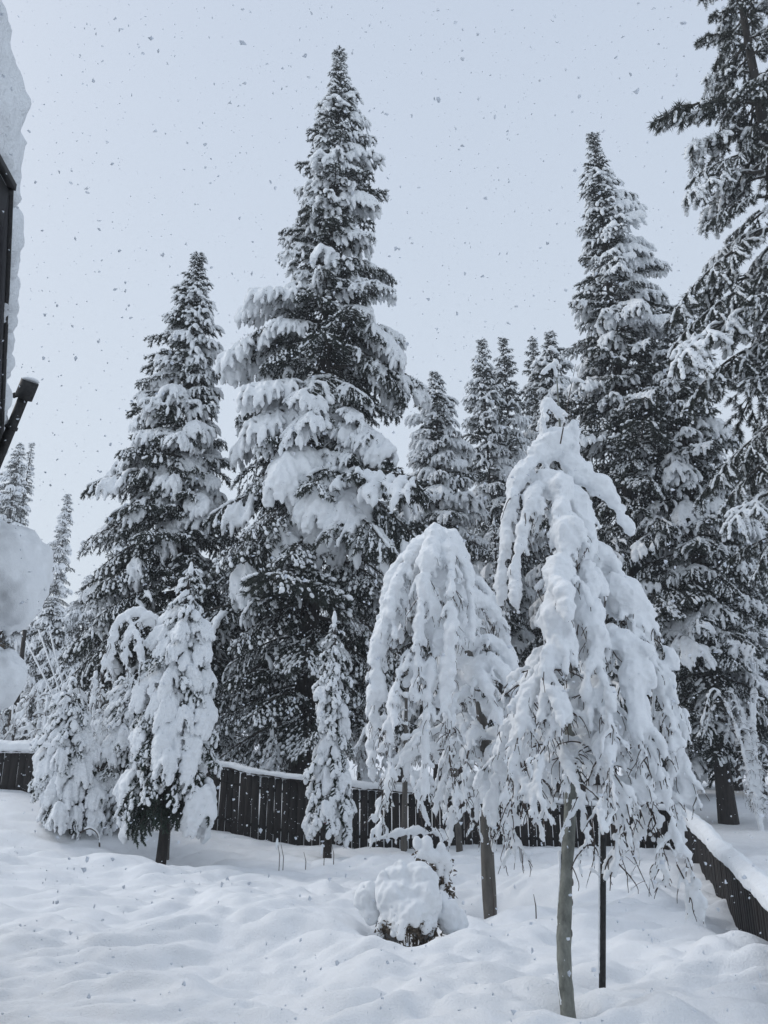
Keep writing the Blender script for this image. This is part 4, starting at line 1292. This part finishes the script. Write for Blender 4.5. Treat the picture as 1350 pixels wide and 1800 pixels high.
for (ub, vb, vt, Yk, lab, cap_) in ((490, 1532, 1476, 13.1, 'dry stalk with a long snow tip, left of the slim evergreen', 1), (497, 1530, 1484, 13.2, 'thinner dry stalk right beside the snow-tipped one', 0), (537, 1520, 1498, 13.3, 'short dry stalk in the snow between the tipped stalk and the slim evergreen', 0), (569, 1524, 1486, 13.2, 'dry stalk with a snow knob at the foot of the slim evergreen', 1), (586, 1520, 1484, 13.2, 'bare dry stalk right of the foot of the slim evergreen', 0), (866, 1560, 1540, 9.8, 'tiny dry stalk right of the grey leaning trunk', 0), (941, 1592, 1572, 8.8, 'lone dry stalk in open snow left of the pale trunk', 0)):
    p = at(ub, vb, Yk); t_ = at(ub - 3, vt, Yk); z0 = gz(p[0], Yk)
    mb = MB(); mb.tube([(0, 0, -.1), (.005, 0, (t_[2] - z0) * .5), (t_[0] - p[0], 0, max(t_[2] - z0, .08))], [.007, .006, .003], 5, True)
    root = thing('dry_stalk', lab, 'stalk', (p[0], Yk, z0), 'dry stalks poking out of the snow', data=mb.mesh('dry_stalk', 'birch_twig'))
    if cap_:
        mb = MB(); H_ = max(t_[2] - z0, .08); mb.blobs([(t_[0] - p[0], 0, H_ - .06)], (0.05, 0, 1), .09, .022, .022, tmpl=ICO2)
        link('snow_tip', mb.mesh('snow_tip', 'snow'), root)

# dim trunk and leaning stems far left, seen beside the snow ball
for (u0, v0, u1, v1, Yk, r_, lab) in ((36, 1185, 44, 1105, 24, .09, 'dark leafless stub of a trunk beside the lower snow ball'), (17, 1290, 24, 1245, 24, .12, 'short dark trunk standing on the bright slope over the left fence')):
    a_ = at(u0, v0, Yk); b_ = at(u1, v1, Yk); z0 = gz(a_[0], Yk)
    mb = MB(); mb.tube([(0, 0, -.3), (0, 0, (b_[2] - z0) * .5), (b_[0] - a_[0], 0, b_[2] - z0)], [r_, r_ * .9, r_ * .7], 9, True)
    root = thing('tree_stub', lab, 'trunk', (a_[0], Yk, z0)); link('trunk', mb.mesh('trunk', 'bark'), root)
    mb = MB(); mb.blobs([(b_[0] - a_[0], 0, b_[2] - z0 + .03)], (1, 0, 0), r_ * 1.2, r_ * 1.1, .1, tmpl=ICO2)
    link('snow_cap', mb.mesh('snow_cap', 'snow'), root)
for i, (u0, v0, u1, v1) in enumerate(((68, 1172, 46, 1128), (90, 1172, 68, 1108), (96, 1145, 88, 1112), (28, 1160, 30, 1128))):
    a_ = at(u0, v0, 22); b_ = at(u1, v1, 22); z0 = gz(a_[0], 22); d_ = (b_ - a_)
    base = a_ - d_ * ((a_[2] - z0) / d_[2])
    mb = MB(); mb.tube([(0, 0, -.1), (b_ - base) * [.5, 1, .5], b_ - base], [.025, .02, .01], 6, True)
    root = thing('leaning_stem', ('snow-coated stem leaning left, nearest the dark stub', 'long snow-coated stem leaning left beside the far firs', 'short snow-coated stem, rightmost by the far firs', 'upright snow-coated stem hard by the lower snow ball')[i], 'stem', base, 'snow-coated leaning stems at far left')
    link('stem', mb.mesh('stem', 'birch_twig'), root)
    mb = MB(); mb.tube([(b_ - base) * .02 + (.0, -.015, .02), (b_ - base) * .5 + (0, -.015, .02), (b_ - base) + (0, -.015, .02)], .024, 6, True)
    link('snow_strip', mb.mesh('snow_strip', 'snow'), root)

# ------------------------------------------------------------------ near snowball shrub at the left edge
YN = 5.0
org = np.array([-3.05, YN, gz(-3.05, YN)]); A = rel(org)
root = thing('snowball_shrub', 'tall shrub at the left edge carrying two huge balls of snow', 'shrub', org)
sn = MB(); pm = pxm(1020, YN)
for (u, v, d, rx, rz) in ((8, 1010, 0, 82, 96), (22, 1040, .05, 66, 70), (-20, 1000, .1, 90, 90), (-30, 1050, 0, 70, 50), (0, 960, 0, 50, 48), (30, 985, -.05, 40, 50), (14, 1100, -.02, 15, 22), (35, 1085, 0, 28, 26), (-25, 945, 0, 50, 40)):
    sn.blobs([A(u, v, YN - d)], (1, 0, 0), rx * pm, rx * pm * .9, rz * pm, tmpl=ICO2)
for (u, v, d, rx, rz) in ((-10, 1190, .15, 48, 46), (8, 1180, .1, 34, 42), (-40, 1180, .1, 50, 60), (-4, 1225, .1, 26, 22)):
    sn.blobs([A(u, v, YN - d)], (1, 0, 0), rx * pm, rx * pm * .9, rz * pm, tmpl=ICO2)
link('snow_load', remesh(sn, .018, 'snow_load', 'snow', 4, .035, 3.4), root)
st_ = MB(); lf = MB()
for i in range(9):
    e = A(rng.uniform(-60, 0), rng.uniform(1060, 1230), YN + rng.uniform(-.05, .12)); P = bez([np.array([rng.normal() * .06, rng.normal() * .06, -.1]), e * [.4, 1, .6], e], 7)
    st_.tube(P, np.linspace(.022, .006, len(P)), 6)
    for c_ in range(9, len(P)):
        c = P[c_] + rng.normal(size=(30, 3)) * .05
        lf.blades(c, rng.normal(size=(30, 3)), .06, .02, rng)
stuff(link('stems', st_.mesh('stems', 'birch_twig'), root)); stuff(link('leaves', lf.mesh('leaves', 'leaf', False), root))

# ------------------------------------------------------------------ house corner with snow-loaded eave
house = thing('house', 'dark house corner at the left edge with an eave under deep overhanging snow', 'house', (-3.9, 4.5, 0))
ho_ = np.array([-3.9, 4.5, 0.])
E0 = np.array([-1.66, 1.2, CAMZ + 2.5]); E1 = np.array([-1.79, 3.03, CAMZ + 2.5]); E2 = np.array([-3.52, 6.56, CAMZ + 2.5])


def prism(outline, z0, z1, mat, name, slope=None):
    o_ = np.array(outline, float); n = len(o_); mb = MB()
    dz = np.zeros(n) if slope is None else slope(o_)
    V = np.vstack([np.column_stack([o_, np.full(n, z0) + dz]), np.column_stack([o_, np.full(n, z1) + dz])])
    k = np.arange(n); k2 = (k + 1) % n
    mb.add(V, np.stack([k, k2, k2 + n, k + n], -1)); mb.F.append(np.array([k[::-1]])); mb.F.append(np.array([k + n]))
    return mb.mesh(name, mat, False)


roofp = [(E0[0], E0[1]), (E1[0], E1[1]), (E2[0], E2[1]), (E2[0] - 5, E2[1] - 1.8), (-7.5, -1.5), (-1.75, -1.5)]
slope = lambda q: np.maximum(0, -(q[:, 0] + 1.7) - np.maximum(0, (q[:, 1] - 3.03)) * .487) * .22
link('roof', prism([(a_ - ho_[0], b_ - ho_[1]) for a_, b_ in roofp], E1[2] - .05, E1[2] + .04, 'fascia', 'roof', None), house)


def board(p, q, hgt, th, name, mat, mb=None, zt=0.0):
    p, q = np.array(p), np.array(q); d = nrm(q - p); L = np.linalg.norm(q - p); n_ = np.array([-d[1], d[0], 0])
    own = mb is None; mb = mb or MB()
    c = (p + q) / 2 + (0, 0, zt)
    mb.box(c, (L, th, hgt), np.stack([d, n_, [0, 0, 1]], -1))
    if own:
        link(name, mb.mesh(name, mat, False), house)


off = lambda p: p - ho_
board(off(E1), off(E2), .20, .035, 'fascia_board', 'fascia', zt=-.05)
board(off(E0), off(E1), .20, .035, 'fascia_board', 'fascia', zt=-.05)
board(off(E1 + (.03, -.02, 0)), off(E2 + (.03, 0.02, 0)), .035, .03, 'drip_edge', 'metal', zt=.065)
board(off(E0 + (.035, 0, 0)), off(E1 + (.035, -.0, 0)), .035, .03, 'drip_edge', 'metal', zt=.065)
# soffit boards and wall
sd_dir = nrm(E2 - E1); inw = np.array([-sd_dir[1], sd_dir[0], 0])
for j in range(5):
    o1 = inw * (.10 + j * .155)
    board(off(E1 + o1 + sd_dir * .05), off(E2 + o1 - sd_dir * .04), .018, .145, 'soffit_board', 'fascia', zt=-.065)
W1, W2 = E1 + inw * .85 - sd_dir * .6, E2 + inw * .85 - sd_dir * .35
for j in range(22):
    c1 = W1.copy(); c2 = W2.copy(); z = .02 + j * .187
    c1[2] = c2[2] = z
    board(off(c1), off(c2), .18, .028 + .004 * (j % 3), 'siding_board', 'wood', zt=.09)
link('wall', prism([(a_[0] - ho_[0], a_[1] - ho_[1]) for a_ in (W1 + inw * .04, W2 + inw * .04, W2 + inw * 4, W1 + inw * 4)], -.4, E1[2] - .06, 'wood', 'wall'), house)
# roof snow: lumpy slab overhanging the eave
sn = MB()
for (a_, b_, n_, h0, h1, ov0, ov1) in ((E0, E1, 34, 1.7, .80, .26, .06), (E1, E2, 70, .50, .20, .05, .07)):
    for k in range(n_):
        s_ = k / (n_ - 1); p = a_ * (1 - s_) + b_ * s_; h_ = h0 * (1 - s_) + h1 * s_; ov = ov0 * (1 - s_) + ov1 * s_
        if a_ is E1:
            h_ = np.interp(s_, [0, .08, .16, .3, .75, 1], [.74, .5, .27, .22, .20, .16])
            ov = np.interp(s_, [0, .1, .2, 1], [.09, .07, .085, .09])
        nin = -inw
        for row in range(9):
            q = p + nin * (ov - row * .16 - h_ * .5) + (0, 0, .05 + h_ * .5)
            sn.blobs([q + rng.normal(size=3) * .012], (1, 0, 0), h_ * .5, h_ * .5, h_ * .52, tmpl=ICO1)
snm = remesh(sn, .028, 'roof_snow', 'roofsnow', 4, .035, 4)
o = link('roof_snow', snm, house, -ho_)
# small clumps sticking over the snow edge
# flue pipe
f0 = at(-14, 835, 6.0); f1 = at(45, 690, 5.7); fa = nrm(f1 - f0)
mb = MB(); mb.tube([off(f0), off(f0 * .5 + f1 * .5), off(f1)], .040, 14, True); link('flue_pipe', mb.mesh('flue_pipe', 'metal'), house)
mb = MB(); c = f0 * .42 + f1 * .58; mb.tube([off(c - fa * .012), off(c + fa * .012)], .051, 14, True); link('flue_collar', mb.mesh('flue_collar', 'metal'), house)
mb = MB(); mb.tube([off(f1 - fa * .05), off(f1 + fa * .10)], .070, 14, True); link('flue_cap', mb.mesh('flue_cap', 'metal'), house)
mb = MB(); mb.tube([off(f1 - fa * .0 - (.075, 0, 0.02)), off(f1 - fa * .0 - (.10, 0, .03))], .022, 8, True); link('flue_bolt', mb.mesh('flue_bolt', 'metal'), house)
mb = MB(); mb.blobs([off(f1 + fa * .105)], (fa[1], -fa[0], 0), .070, .066, .016, tmpl=ICO2); link('flue_snow', mb.mesh('flue_snow', 'snow'), house)

# ------------------------------------------------------------------ falling snow
rng = np.random.default_rng(55)


def flakes(n, r0, r1):
    r = (rng.uniform(r0 ** 3, r1 ** 3, n)) ** (1 / 3)
    az_ = rng.uniform(-1.2, 1.2, n); el = np.arcsin(rng.uniform(-.35, .98, n))
    P = np.stack([r * np.sin(az_) * np.cos(el), r * np.cos(az_) * np.cos(el), CAMZ + r * np.sin(el)], -1)
    return P[(P[:, 2] > .15)]


P = np.vstack([flakes(6500, 1.5, 5), flakes(48000, 5, 16)])
n = len(P)
tv, tf = ICO1
dist = np.linalg.norm(P - [0, 0, CAMZ], axis=1)
size = np.clip(rng.lognormal(math.log(.0044), .5, n), .0018, np.minimum(.011, .0014 * dist + .0025))
V = P[:, None] + tv[None] * size[:, None, None] * rng.uniform(.35, 1.4, (n, 12, 1)) * rng.uniform(.3, 1.35, (n, 1, 3)) + rng.normal(size=(n, 12, 3)) * size[:, None, None] * .2
F = tf[None] + (np.arange(n) * 12)[:, None, None]
mb = MB(); mb.add(V.reshape(-1, 3), F.reshape(-1, 3))
fo = link('falling_snow', mb.mesh('falling_snow', 'flake'))
fo['kind'] = 'stuff'; fo['label'] = 'snowflakes drifting down through the air'
